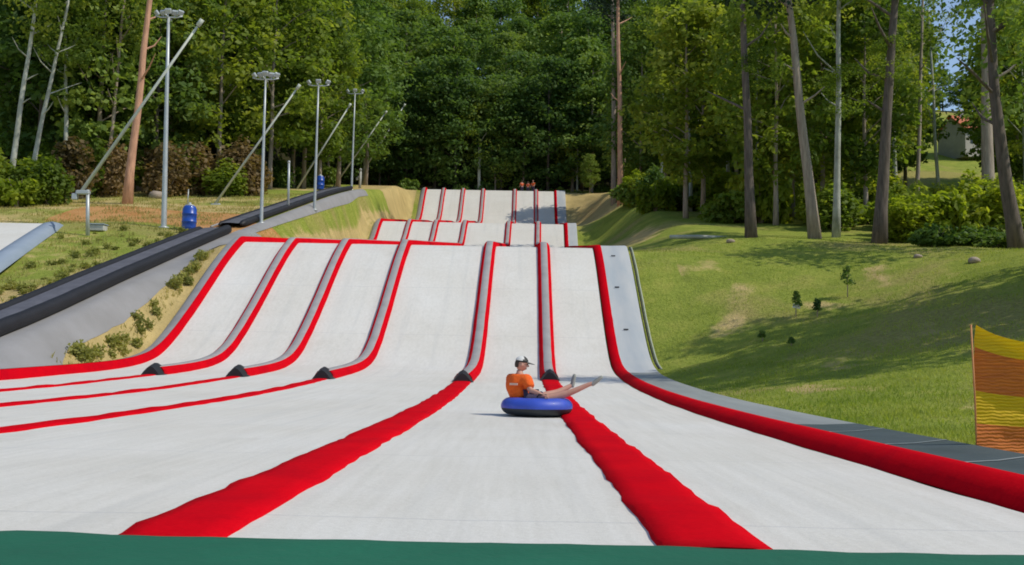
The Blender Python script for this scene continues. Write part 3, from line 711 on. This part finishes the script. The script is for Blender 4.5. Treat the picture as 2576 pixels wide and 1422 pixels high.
tall(1675, 470, 1668, 10, 'slender grey trunk in the shade right of the pine pair', 'bark_grey', 20, LC, 110, 'leafy_tree')
tall(1835, 470, 1822, 10, 'slender pale trunk left of the ragged dark trunk', 'bark_pale', 19, LC, 87, 'birch_tree')
tall(1945, 470, 1958, 12, 'slender dark trunk right of the ragged dark trunk', 'bark_dark', 20, LC, 84, 'leafy_tree')
tall(2150, 560, 2135, 10, 'slender shaded trunk between birch and thick dark trunk', 'bark_dark', 18, LC, 78, 'leafy_tree')
tall(2305, 560, 2322, 12, 'slender brown trunk right of the thick dark trunk', 'bark_grey', 19, LC, 74, 'leafy_tree')
# middle
tall(1207, 470, 1205, 10, 'thin pale trunk in the dark wood above the middle of the slide', 'bark_pale', 12, LC, 149, 'leafy_tree', 6, ty=200)
tall(916, 478, 930, 14, 'pale trunk beside the smallest light mast', 'bark_pale', 13, LC, 138, 'birch_tree', 6, ty=200)
tall(1452, 462, 1456, 6, 'thin pale trunk behind the right side of the crest', 'bark_pale', 9, LC, 149, 'birch_tree', 5, ty=200)
tall(1242, 470, 1238, 6, 'thin bent trunk right of the pale trunk above the slide', 'bark_grey', 8, LC, 150, 'leafy_tree', 5, ty=200, bend=.3)
# left
tall(322, 478, 377, 22, 'orange barked pine trunk behind the tall light mast', 'bark_pine', 24, PC, 78)
tall(22, 430, 92, 16, 'pale trunk leaning right at the far left edge', 'bark_pale', 19, LC, 80, 'birch_tree')
tall(70, 400, 172, 14, 'strongly leaning pale trunk on the far left', 'bark_pale', 17, LC, 81, 'birch_tree', 6)
tall(168, 440, 166, 13, 'upright pale trunk crossing the leaning one on the left', 'bark_pale', 17, LC, 84, 'birch_tree', 6)
tall(268, 440, 312, 12, 'shaded brown trunk left of the orange barked pine', 'bark_grey', 19, LC, 86, 'leafy_tree')

# off to the right of the frame: the trees that shade the lawn
sh = [(21.2, 32.4), (22.6, 28.0), (19.6, 26.2), (26, 31.0), (30, 27.5), (17.6, 29.8), (31, 33), (24.4, 35.6), (25, 26)]
for i, (x, y) in enumerate(sh):
    r_o = plant_tree(loose[i % 2] if i % 3 else mids[i % 3], (x, y, H(x, y)-.2), i*1.7, (.78, .70, 1.05 if i % 2 else .9), 'leafy_tree', 'tree beyond the right edge shading the lawn', 'trees beyond the right edge shading the lawn')
# two small trees whose shade falls over the upper right lanes
for i, (x, y, s) in enumerate(((13.0, 130.6, .80), (9.2, 139.5, .30))):
    plant_tree(mids[i], (x, y, H(x, y)-.1), i*2+1, s, 'leafy_tree', 'small tree on the sandy bank right of the crest', 'small trees on the sandy bank by the crest')

# bushes ------------------------------------------------------------
def bush_mesh(seed, mat, nc=26, nl=70, size=.2, w=1.0, h=1.0):
    L = Leaves(seed); q = random.Random(seed)
    for k in range(nc):
        a = q.random()*6.28; d = q.random()**.5*.8; t = q.random()
        L.clump((cos(a)*d*w, sin(a)*d*w, .15+t*h*(1-.45*d)), (.34*w, .34*w, .26*h), int(nl*(.6+.8*q.random())), size, .5)
    return L.mesh('foliage', mat)
BM = {k: [bush_mesh(50+7*i+j, M[k]) for i in range(2)] for j, k in enumerate(['leaf_brown', 'leaf_lime', 'leaf_mid', 'leaf_dark', 'leaf_olive'])}
BT = {k: [bush_mesh(150+7*i+j, M[k], 44, 60, .2, 1.0, 2.3) for i in range(2)] for j, k in enumerate(['leaf_brown', 'leaf_lime', 'leaf_mid', 'leaf_dark', 'leaf_olive'])}
sm_ = MB()
for k in range(6):
    a = k*1.05; sm_.tube([(0, 0, -.1), (cos(a)*.2, sin(a)*.2, .4), (cos(a)*.45, sin(a)*.45, .95)], [.035, .025, .01], 5, False)
stem_me = sm_.build('stem', M['bark_grey']).data
bpy.data.objects.remove([o for o in col.objects if o.name.startswith('stem')][0])
def bush(px, py, Y, w, h, k, label, group=None, name='shrub', n=0):
    p = at(px, py, Y); root = empty(name, (p.x, Y, H(p.x, Y)-.05), rng.random()*6); tall_ = h/w > 1.5; root.scale = (w, w, h/2.3 if tall_ else h); tag(root, label, 'shrub', group)
    f = bpy.data.objects.new('foliage', (BT if tall_ else BM)[k][n % 2]); col.objects.link(f); f.parent = root
    s = bpy.data.objects.new('stem', stem_me); col.objects.link(s); s.parent = root
for i in range(15):                                        # brown row on the left
    px = 110+i*38+rng.uniform(-10, 10)
    bush(px, 450, 84+rng.uniform(-2, 6)+i*.35, rng.uniform(1.3, 2.1), rng.uniform(2.6, 4.8), 'leaf_brown' if i % 3 else 'leaf_olive', 'brownish shrub in the row below the left wood', 'brownish shrubs below the left wood', n=i)
for i in range(7):
    bush(-30+i*26, 440, 76+rng.uniform(-3, 3), rng.uniform(1.5, 2.1), rng.uniform(2.0, 4.2), 'leaf_lime' if i % 2 else 'leaf_olive', 'bright green shrub at the far left edge', 'green shrubs at the far left edge', n=i)
for i in range(8):
    bush(560+i*36, 470, 102+i*4, 1.8, rng.uniform(2, 3.2), 'leaf_mid', 'green shrub behind the farther conveyor', 'green shrubs behind the farther conveyor', n=i)
for i in range(12):
    bush(960+i*50, 470, 148.5+rng.uniform(-.5, 2), 1.9, rng.uniform(1.2, 3.2), rng.choice(['leaf_dark', 'leaf_mid']), 'dark shrub under the trees at the crest', 'dark shrubs at the crest', n=i)
for i in range(40):                                        # bright shrubs at right
    px = rng.uniform(2235, 2640); Y = rng.uniform(56, 78)
    if 2420 < px < 2475: Y = 64
    bush(px, 560, Y, rng.uniform(1.2, 2.0), rng.uniform(1.2, 3.6 if not 2385 < px < 2450 else 2.4), 'leaf_lime' if i % 3 else 'leaf_olive', 'bright yellow green shrub behind the thick dark trunk', 'bright shrubs behind the thick dark trunk', n=i)
for i in range(10):
    bush(1650+i*22+rng.uniform(-8, 8), 540, rng.uniform(84, 98), rng.uniform(1.6, 2.3), rng.uniform(1.6, 2.6), 'leaf_olive' if i % 2 else 'leaf_lime', 'rounded bush on the bank right of the slide', 'rounded bushes on the bank right of the slide', n=i)
for i in range(44):
    px = rng.uniform(1580, 2230); bush(px, 540, rng.uniform(66 if px > 1800 else 84, 112), rng.uniform(1.3, 2.3), rng.uniform(1.2, 3.6), rng.choice(['leaf_mid', 'leaf_olive', 'leaf_olive', 'leaf_lime', 'leaf_lime']), 'low undergrowth shrub among the trunks of the right wood', 'undergrowth shrubs of the right wood', n=i)
for i in range(5):
    bush(2350+i*52, 660, 53.5+rng.uniform(-1, 1.5), 1.3, rng.uniform(.6, 1.1), 'leaf_dark', 'low dark shrub at the right edge of the lawn', 'low dark shrubs at the lawn edge', n=i)
bush(1030, 460, 146, 1.6, 2.2, 'leaf_mid', 'lighter green bush behind the left part of the crest')
bush(2330, 655, 54.5, .7, .7, 'leaf_dark', 'small dark bush right of the thick dark trunk')

# saplings on the lawn ---------------------------------------------------
def sapling(px, py, tpy, label, w=.22, tagged=False):
    b = ground(px, py, 8); t = at(px, tpy, b.y); h = t.z-b.z
    root = empty('sapling', b); tag(root, label, 'sapling')
    mb = MB(); mb.tube([(0, 0, -.1), (.01, 0, h*.5), (0, 0, h*.95)], [.025, .018, .008], 6); mb.build('stem', M['bark_grey'], root)
    L = Leaves(px); 
    for k in range(7): L.clump((rng.uniform(-.3, .3)*w, rng.uniform(-.3, .3)*w, h*(.45+.08*k)), (w*(1-.09*k), w*(1-.09*k), h*.09), 40, .10, .3, .1)
    o = bpy.data.objects.new('foliage', L.mesh('foliage', M['leaf_dark'])); col.objects.link(o); o.parent = root
    if tagged:
        mb = MB(); mb.box((.02, -.04, h*.40), (.30, .02, .16), Matrix.Rotation(.15, 3, 'Y')); mb.build('label_tag', M['tag'], root, smooth=False)
sapling(2002, 802, 732, 'young sapling with a white tag on the lawn', .24, True)
sapling(2056, 800, 752, 'small sapling right of the tagged one', .18)
sapling(2132, 752, 668, 'tallest sapling on the lawn, with a dense dark crown', .30)
sapling(1918, 860, 832, 'tiny sapling nearest the slide on the lawn', .16)
sapling(1990, 872, 850, 'tiny sapling in the tree shade on the lawn', .14)

# rocks -------------------------------------------------------------
def rock(px, py, r, label, group=None, mat='stone'):
    b = ground(px, py, 20); mb = MB(); mb.ball((0, 0, r*.3), (r*1.2, r, r*.7), 7)
    mb.v = [v*(1+.22*nz(v.x*2/r*.5+px, v.y*2/r*.5, v.z)) for v in mb.v]
    o = mb.build('rock', M[mat], loc=b); tag(o, label, 'rock', group)
rock(2310, 650, .16, 'small pale stone beside the small dark bush')
rock(2452, 662, .22, 'brownish stone at the lawn edge under the dark shrubs')
rock(350, 482, .7, 'large tan boulder behind the tall light mast')
rock(395, 500, .6, 'tan boulder just left of the tall light mast')
rock(200, 500, .5, 'grey stone at the foot of the first lance')
rock(1838, 612, .2, 'pale stone in front of the ragged dark trunk')

# fallen trunk / bench like pale bars near the clearing
b = ground(1760, 603, 40); mb = MB(); mb.tube([(-1.7, 0, .12), (0, .05, .16), (1.7, 0, .13)], [.11, .12, .09], 8)
o = mb.build('fallen_log', M['bark_pale'], loc=b); tag(o, 'pale fallen log on the shaded bank right of the slide', 'log')

# house on the hill ---------------------------------------------------
hp = at(2440, 392, 172); hz = H(hp.x, 172); root = empty('house', (hp.x, 172, hz), rad(18)); tag(root, 'white house with an orange roof on the hill seen through the gap', 'house')
w_, d_, h_ = 7.5, 6.5, 4.2
mb = MB(); mb.box((0, 0, h_/2-.3), (w_, d_, h_+.6)); mb.add([(-w_/2, -d_/2, h_), (-w_/2, d_/2, h_), (-w_/2, 0, h_+2.4)], [(0, 1, 2)]); mb.add([(w_/2, -d_/2, h_), (w_/2, d_/2, h_), (w_/2, 0, h_+2.4)], [(0, 2, 1)])
mb.build('wall', M['wall'], root, smooth=False)
mb = MB(); e = .5
for s in (-1, 1):
    mb.add([(-w_/2-e, s*(d_/2+e), h_-.35), (w_/2+e, s*(d_/2+e), h_-.35), (w_/2+e, 0, h_+2.5), (-w_/2-e, 0, h_+2.5), (-w_/2-e, s*(d_/2+e), h_-.15), (w_/2+e, s*(d_/2+e), h_-.15), (w_/2+e, 0, h_+2.75), (-w_/2-e, 0, h_+2.75)], [(0,1,2,3),(4,7,6,5),(0,4,5,1),(1,5,6,2),(0,3,7,4)])
rf = mb.build('roof', M['roof'], root, smooth=False)
mb = MB(); mb.box((-1.8, 0, h_+3), (.6, .6, 1.6)); mb.build('chimney', M['wall'], rf, smooth=False)
for x in (-2.2, 0, 2.2):
    mb = MB(); mb.box((x, -d_/2-.01, 2.2), (1.0, .08, 1.2)); mb.build('window', M['glass'], root, smooth=False)

# ------------------------------------------------------------------ grass blades
def blades(name, pts, hmin, hmax, mat, seed):
    r = np.random.default_rng(seed); P = np.array(pts); n = len(P)
    a = r.random(n)*2*pi; h = hmin+(hmax-hmin)*r.random(n)**1.5; w = h*.16
    t = np.stack([np.cos(a), np.sin(a), np.zeros(n)], 1)*w[:, None]
    lean = np.stack([r.normal(size=n)*.35, r.normal(size=n)*.35, np.ones(n)], 1)*h[:, None]
    V = np.stack([P-t, P+t, P+lean], 1).reshape(-1, 3)
    me = bpy.data.meshes.new(name); me.vertices.add(n*3); me.vertices.foreach_set('co', V.astype(np.float32).ravel())
    me.loops.add(n*3); me.loops.foreach_set('vertex_index', np.arange(n*3, dtype=np.int32)); me.polygons.add(n)
    me.polygons.foreach_set('loop_start', np.arange(0, n*3, 3, dtype=np.int32)); me.polygons.foreach_set('loop_total', np.full(n, 3, dtype=np.int32))
    me.materials.append(mat); me.update(); o = bpy.data.objects.new(name, me); col.objects.link(o); tag(o, kind='stuff'); return o
M['blade'] = leaf_mat('grass_blade', (.15, .22, .025), (.27, .34, .05), (.42, .43, .10), .4)
M['blade_dry'] = leaf_mat('dry_grass_blade', (.26, .26, .08), (.42, .37, .13), (.56, .46, .18), .4)
pts = []
while len(pts) < 90000:
    y = 7+ (rng.random()**1.2)*52; x = EDGE(y)+.15+rng.random()*max(2, .55*y-EDGE(y))
    d = nz(x*.5, y*.5, 12)
    if rng.random() < .55+.7*d: pts.append((x, y, H(x, y)-.01))
n_l = len(pts)
while len(pts) < n_l + 9000:
    y = 60+rng.random()*42; x = -16.0+rng.random()*1.5; pts.append((x, y, H(x, y)-.01))
for _ in range(26000):                                       # rougher, longer patches on the lawn
    y = 8+rng.random()*44; x = EDGE(y)+.5+rng.random()*.5*y
    if nz(x*.45, y*.35, 31) > .18: pts.append((x, y, H(x, y)+.03))
g1 = blades('grass', pts, .03, .11, M['blade'], 3); tag(g1, 'short mown grass covering the lawn right of the slide', 'grass')
pts = []
while len(pts) < 20000:
    y = 30+rng.random()*62; x = -19.2-rng.random()*19 if rng.random() < .85 else -14.9-rng.random()*1.2
    if x > -17 and not (34 < y < 50): continue
    if x > -17 and y < 50 and x < -15.5: continue
    if x < -22.4-(y-44)*.28 and y < 63: continue
    if rng.random() < .35+1.4*nz(x*.55, y*.55, 2): pts.append((x, y, H(x, y)-.02))
g2 = blades('dry_grass', pts, .06, .26, M['blade_dry'], 4); tag(g2, 'patchy dry grass on the terrace left of the conveyor', 'grass')
# weeds: countable tufts on the left bank
def tuft_mesh(seed, mat):
    L = Leaves(seed); 
    for k in range(5): L.clump((rng.uniform(-.12, .12), rng.uniform(-.12, .12), .06+.06*k), (.22, .22, .14), 30, .12, .2, .1)
    return L.mesh('weed', mat)
tm = [tuft_mesh(90+i, M['weed']) for i in range(3)]
for i in range(60):
    y = rng.uniform(35, 60); x = -19.4-rng.random()*.24*y
    if x < -22.0-(y-44)*.28: x = -19.4-rng.random()*2.4
    o = bpy.data.objects.new('weed', tm[i % 3]); col.objects.link(o); o.location = (x, y, H(x, y)-.02); s = rng.uniform(.5, 1.15); o.scale = (s, s, s*rng.uniform(.5, .9)); o.rotation_euler.z = i
    tag(o, 'small olive weed on the bank left of the conveyor', 'weed', 'weeds on the left bank')
for i in range(26):
    y = rng.uniform(35, 49); x = rng.uniform(-15.35, -14.85)
    o = bpy.data.objects.new('weed', tm[i % 3]); col.objects.link(o); o.location = (x, y, H(x, y)); s = rng.uniform(.8, 1.5); o.scale = (s*.8, s, s); o.rotation_euler.z = i
    tag(o, 'weed in the strip between grey pavement and the slide edge', 'weed', 'weeds beside the left slide edge')

# ------------------------------------------------------------------ rider and tube
def skin_mesh(name, J, E, mat, parent, root=0, sub=2):
    me = bpy.data.meshes.new(name); me.from_pydata([j[:3] for j in J], E, [])
    o = bpy.data.objects.new(name, me); col.objects.link(o)
    md = o.modifiers.new('s', 'SKIN'); md.use_smooth_shade = True; md.branch_smoothing = .4
    sv = me.skin_vertices[0].data
    for i, j in enumerate(J): sv[i].radius = (j[3], j[4] if len(j) > 4 else j[3]); sv[i].use_root = (i == root)
    md2 = o.modifiers.new('u', 'SUBSURF'); md2.levels = sub; md2.render_levels = sub
    dg = bpy.context.evaluated_depsgraph_get(); nm = bpy.data.meshes.new_from_object(o.evaluated_get(dg))
    o.modifiers.clear(); o.data = nm; nm.materials.clear(); nm.materials.append(mat)
    nm.polygons.foreach_set('use_smooth', [True]*len(nm.polygons)); o.parent = parent; return o
TY = 17.55; a_, _b = ray(1350, 1046); TX = a_*TY; TZ = S(TY)
tube = empty('snow_tube', (TX, TY, TZ)); tag(tube, 'blue inflatable tube with a dark underside carrying the rider', 'snow tube')
def torus(R, r, z0, a0, a1, sx=1, k=.86):
    mb = MB(); n, m = 40, 14; vs = []
    for i in range(n):
        A = 2*pi*i/n; puff = 1+.015*cos(A*8)
        for j in range(m+1):
            B = a0+(a1-a0)*j/m; rr = R+r*cos(B)*puff; vs.append((rr*cos(A), rr*sin(A), z0+r*k*sin(B)*puff))
    mb.add(vs, [(i*(m+1)+j, ((i+1) % n)*(m+1)+j, ((i+1) % n)*(m+1)+j+1, i*(m+1)+j+1) for i in range(n) for j in range(m)]); return mb
torus(.435, .17, .165, rad(-12), rad(200)).build('tube_cover', M['tube_blue'], tube)
torus(.435, .168, .165, rad(-165), rad(-10)).build('tube_base', M['tube_dark'], tube)
mb = MB(); mb.lathe([(.32, .05), (.34, .07)], 24); mb.build('seat_sheet', M['tube_dark'], tube)
for sx, sy in ((.08, -1), (-.05, 1)):
    mb = MB(); mb.tube([(sx-.09, sy*.44, .325), (sx-.06, sy*.445, .37), (sx+.06, sy*.445, .37), (sx+.09, sy*.44, .325)], .014, 6); mb.build('handle', M['black'], tube)

P = empty('person', (TX+.015, TY, TZ-.045)); P.scale = (1.03, 1.03, 1.03); tag(P, 'person in orange shirt and peaked cap riding the blue tube, legs stretched right', 'person')
# skeleton: facing +X, leaning back a little
pel = (-.26, .0, .28); sp1 = (-.30, .0, .45); sp2 = (-.33, .0, .60); nk = (-.31, 0, .745); nk2 = (-.30, 0, .80)
J = [(*pel, .125, .15), (*sp1, .115, .15), (*sp2, .11, .15), (*nk, .062), (*nk2, .055),
     (-.20, -.13, .66, .065), (-.44, .12, .665, .065),                 # shoulders 5 6
     (-.13, -.28, .47, .047), (.01, -.38, .425, .036), (.055, -.42, .40, .030),   # right arm 7 8 9
     (-.28, .31, .49, .047), (-.05, .38, .425, .036), (.015, .42, .40, .030),    # left arm 10 11 12
     (-.18, -.10, .28, .095), (.24, -.15, .345, .068), (.52, -.17, .44, .056), (.84, -.18, .585, .038), (.92, -.18, .60, .036),   # near leg 13..17
     (-.18, .10, .28, .095), (.16, .20, .385, .068), (.34, .26, .43, .056), (.56, .33, .545, .038), (.60, .34, .565, .036)]       # far leg 18..22
E_ = [(0,1),(1,2),(2,3),(3,4),(2,5),(5,7),(7,8),(8,9),(2,6),(6,10),(10,11),(11,12),(0,13),(13,14),(14,15),(15,16),(16,17),(0,18),(18,19),(19,20),(20,21),(21,22)]
# hands as fingers
hands = []
for base, s in ((9, -1), (12, 1)):
    b0 = Vector(J[base][:3])
    pi_ = len(J); J.append((b0.x+.045, b0.y+.01*s, b0.z-.012, .026, .018)); E_.append((base, pi_))
    for k in range(4):
        f0 = Vector((b0.x+.07, b0.y+(k-1.5)*.019, b0.z-.012)); L = (.034, .04, .037, .029)[k]
        i0 = len(J); J += [(f0.x, f0.y, f0.z, .0095), (f0.x+L*.7, f0.y, f0.z-.014, .009), (f0.x+L*.75, f0.y, f0.z-.040, .008)]
        E_ += [(pi_, i0), (i0, i0+1), (i0+1, i0+2)]
    i0 = len(J); J += [(b0.x+.035, b0.y-.03*s, b0.z-.02, .010), (b0.x+.06, b0.y-.035*s, b0.z-.040, .009)]; E_ += [(pi_, i0), (i0, i0+1)]
body = skin_mesh('body', J, E_, M['skin'], P)
# head joined into the body mesh
def head_geo(c, yaw, sc=1.0):
    mb = MB(); mb.ball((0, 0, 0), (.098, .078, .118), 12)
    for i, v in enumerate(mb.v):
        if v.z < 0: v.x *= 1+.10*v.z/.118; v.y *= 1+.38*v.z/.118*-(-1) if v.z < -.04 else 1
        if v.x > .05 and v.z < -.05: v.x += .012
    mb.tube([(.092, 0, .02), (.118, 0, -.018), (.096, 0, -.03)], [.010, .016, .010], 6)          # nose
    for s in (-1, 1): mb.ball((-.005, s*.082, -.01), (.020, .010, .032), 5)                      # ears
    mb.tube([(.086, -.026, -.066), (.095, 0, -.063), (.086, .026, -.066)], [.004, .008, .004], 5)   # mouth
    Rm = Matrix.Rotation(yaw, 3, 'Z') @ Matrix.Rotation(rad(8), 3, 'Y')
    mb.v = [Rm @ (v*sc) + Vector(c) for v in mb.v]; return mb, Rm
hc = Vector((-.275, 0, .885)); HY = rad(8)
hm, Rm = head_geo(hc, HY)
me = body.data; vv = [tuple(v.co) for v in me.vertices]; ff = [tuple(p.vertices) for p in me.polygons]; n0 = len(vv)
vv += [tuple(v) for v in hm.v]; ff += [tuple(i+n0 for i in f) for f in hm.f]
body.data = bpy.data.meshes.new('body'); body.data.from_pydata(vv, [], ff); body.data.materials.append(M['skin']); body.data.polygons.foreach_set('use_smooth', [True]*len(ff)); body.data.update()
def hl(p): return Rm @ Vector(p) + hc
mb = MB()
for s in (-1, 1): mb.ball(hl((.088, s*.032, .008)), .012, 5)
mb.build('eyes', M['eye'], P)
mb = MB(); mb.ball((0, 0, 0), (.108, .088, .125), 12); mb.v = [v for v in mb.v]
mb.f = [f for f in mb.f if sum(mb.v[i].z for i in f)/4 > .045 or (sum(mb.v[i].x for i in f)/4 < -.045 and sum(mb.v[i].z for i in f)/4 > -.075)]
mb.v = [hl(v+Vector((-.008, 0, 0))) for v in mb.v]; mb.build('hair', M['hair'], P)
mb = MB(); mb.ball((0, 0, 0), (.115, .096, .112), 12); mb.f = [f for f in mb.f if sum(mb.v[i].z for i in f)/4 > .018 and len(set(tuple(round(q, 6) for q in mb.v[i]) for i in f)) > 2]
mi = [1 if sum(mb.v[i].x for i in f)/4 > .012 or sum(mb.v[i].z for i in f)/4 > .105 else 0 for f in mb.f]
mb.v = [hl(v+Vector((-.004, 0, .025))) for v in mb.v]
cap = mesh_obj('cap', mb.v, mb.f, [M['cap_white'], M['cap_black']], P, True, mi)
mb = MB(); vs = []
for i in range(9):
    a = rad(-62+15.5*i)
    vs += [(.11*cos(a)*.98, .098*sin(a), .048), (.11*cos(a)+.105*cos(a)**.7, .085*sin(a), .030)]
mb.add([hl(Vector(v)) for v in vs]+[hl(Vector(v)-Vector((0, 0, .008))) for v in vs], [(2*i, 2*i+1, 2*i+3, 2*i+2) for i in range(8)]+[(18+2*i, 18+2*i+2, 18+2*i+3, 18+2*i+1) for i in range(8)]+[(2*i+1, 18+2*i+1, 18+2*i+3, 2*i+3) for i in range(8)])
mb.build('visor', M['cap_black'], cap)
# shirt over the torso with short sleeves
SJ = [(-.25, .0, .29, .235, .21), (-.31, .0, .44, .24, .21), (-.33, .0, .575, .22, .20), (-.315, 0, .70, .12, .12), (-.185, -.14, .645, .12), (-.46, .125, .65, .12), (-.145, -.24, .54, .092), (-.36, .235, .55, .085), (-.135, -.268, .50, .084), (-.32, .27, .51, .08)]
skin_mesh('shirt', SJ, [(0,1),(1,2),(2,3),(2,4),(4,6),(6,8),(2,5),(5,7),(7,9)], M['orange_shirt'], P)
mb = MB()
mb.box((-.40, -.192, .56), (.012, .14, .034), Matrix.Rotation(rad(68), 3, 'Z')); mb.build('shirt_print', M['print'], P, smooth=False)
SH = [(-.22, 0, .25, .19, .19), (-.11, -.105, .285, .118), (.08, -.13, .325, .092), (.14, -.135, .335, .088), (-.13, .105, .285, .108), (.06, .165, .365, .092), (.10, .175, .372, .088)]
skin_mesh('shorts', SH, [(0,1),(1,2),(2,3),(0,4),(4,5),(5,6)], M['navy'], P)
for b0, d0, up in ((Vector((.90, -.18, .60)), Vector((.55, -.05, .45)), 1), (Vector((.58, .335, .56)), Vector((.20, .05, .95)), 1)):
    d0.normalize(); h_ = b0 - d0*.07; 
    skin_mesh('shoe', [(*(b0-d0*.055), .046, .04), (*(b0+d0*.04), .048, .04), (*(b0+d0*.13), .048, .034), (*(b0+d0*.19), .036, .026)], [(0,1),(1,2),(2,3)], M['sole'], P)

# three people at the top, seen from the chest up behind the crest
def stander(px, Y, top_py, label, s=1.0, mat='red_cloth', yaw=0, arm=.0):
    p = at(px, 472, Y); g = S(Y)+.02; root = empty('person', (p.x, Y, g), yaw); tag(root, label, 'person'); root.scale = (s, s, s)
    J = [(0, 0, .95, .13, .11), (0, 0, 1.2, .14, .11), (0, 0, 1.40, .14, .10), (0, 0, 1.53, .055), (-.19, 0, 1.40, .065), (.19, 0, 1.40, .065), (-.27, .02, 1.12, .045), (-.24, .16, .92+arm, .034), (.27, .02, 1.12, .045), (.24, .16, .92, .034),
         (-.10, 0, .85, .09), (-.11, .02, .48, .065), (-.11, 0, .09, .042), (-.11, .15, .04, .035), (.10, 0, .85, .09), (.11, .02, .48, .065), (.11, 0, .09, .042), (.11, .15, .04, .035)]
    E2 = [(0,1),(1,2),(2,3),(2,4),(4,6),(6,7),(2,5),(5,8),(8,9),(0,10),(10,11),(11,12),(12,13),(0,14),(14,15),(15,16),(16,17)]
    for hb_, s_ in ((7, -1), (9, 1)):
        x, y, z = J[hb_][:3]; k0 = len(J); J.append((x, y+.05, z-.01, .028)); E2.append((hb_, k0))
        for k in range(4): i0 = len(J); J += [(x+(k-1.5)*.02, y+.09, z-.015, .010), (x+(k-1.5)*.02, y+.125, z-.04, .009)]; E2 += [(k0, i0), (i0, i0+1)]
        i0 = len(J); J += [(x-s_*.035, y+.07, z-.005, .010)]; E2.append((k0, i0))
    b = skin_mesh('body', J, E2, M['skin'], root, sub=1)
    hm, _ = head_geo((0, .02, 1.66), rad(90)); m2 = b.data; vv = [tuple(v.co) for v in m2.vertices]; ff = [tuple(q.vertices) for q in m2.polygons]; n0 = len(vv)
    vv += [tuple(v) for v in hm.v]; ff += [tuple(i+n0 for i in f) for f in hm.f]
    b.data = bpy.data.meshes.new('body'); b.data.from_pydata(vv, [], ff); b.data.materials.append(M['skin']); b.data.update()
    mb = MB(); mb.ball((0, -.005, 1.68), (.09, .105, .115), 8); mb.f = [f for f in mb.f if sum(mb.v[i].z for i in f)/4 > 1.70 or sum(mb.v[i].y for i in f)/4 < -.04]; mb.build('hair', M['hair'], root)
    skin_mesh('shirt', [(0, 0, .92, .17, .14), (0, 0, 1.2, .175, .14), (0, 0, 1.42, .165, .125), (-.21, 0, 1.39, .085), (.21, 0, 1.39, .085), (-.26, .01, 1.2, .07), (.26, .01, 1.2, .07)], [(0,1),(1,2),(2,3),(2,4),(3,5),(4,6)], M[mat], root, sub=1)
    skin_mesh('trousers', [(0, 0, .90, .165, .14), (-.10, 0, .80, .11), (-.11, .02, .45, .085), (-.11, 0, .14, .065), (.10, 0, .80, .11), (.11, .02, .45, .085), (.11, 0, .14, .065)], [(0,1),(1,2),(2,3),(0,4),(4,5),(5,6)], M['navy'], root, sub=1)
stander(1313, 142.3, 448, 'person in a faded red top at the crest, left of three', 1.02, 'red_cloth', .5)
stander(1328, 142.6, 450, 'person in a dark orange top at the crest, middle of three', .98, 'red_cloth', -.4, .25)
stander(1341, 142.0, 448, 'person in a bright orange top at the crest, right of three', 1.03, 'orange_shirt', 2.6)

# ------------------------------------------------------------------ light
AZ, EL = rad(106), rad(50)
sd = Vector((sin(AZ)*cos(EL), cos(AZ)*cos(EL), sin(EL)))
w = bpy.data.worlds.new("World"); scene.world = w; w.use_nodes = True; nt = w.node_tree
sky = nt.nodes.new('ShaderNodeTexSky'); sky.sky_type = 'NISHITA'; sky.sun_disc = False; sky.sun_elevation = EL; sky.sun_rotation = AZ
hs = nt.nodes.new('ShaderNodeHueSaturation'); hs.inputs['Saturation'].default_value = .92; hs.inputs['Value'].default_value = 1.0; nt.links.new(sky.outputs[0], hs.inputs['Color']); nt.links.new(hs.outputs[0], nt.nodes['Background'].inputs[0]); nt.nodes['Background'].inputs[1].default_value = .140; sky.dust_density = .3; sky.ozone_density = 3.0; sky.air_density = 1.1
ld = bpy.data.lights.new('sun', 'SUN'); ld.energy = 3.15; ld.angle = rad(.5); ld.color = (1, .93, .80)
lo_ = bpy.data.objects.new('sun', ld); col.objects.link(lo_); lo_.rotation_euler = sd.to_track_quat('Z', 'Y').to_euler(); lo_.location = sd*60
scene.view_settings.view_transform = 'Standard'; scene.view_settings.look = 'None'; scene.view_settings.exposure = 0; scene.view_settings.gamma = 1
scene.cycles.max_bounces = 6; scene.cycles.transparent_max_bounces = 4; scene.cycles.diffuse_bounces = 3
scene.cycles.filter_width = 1.8
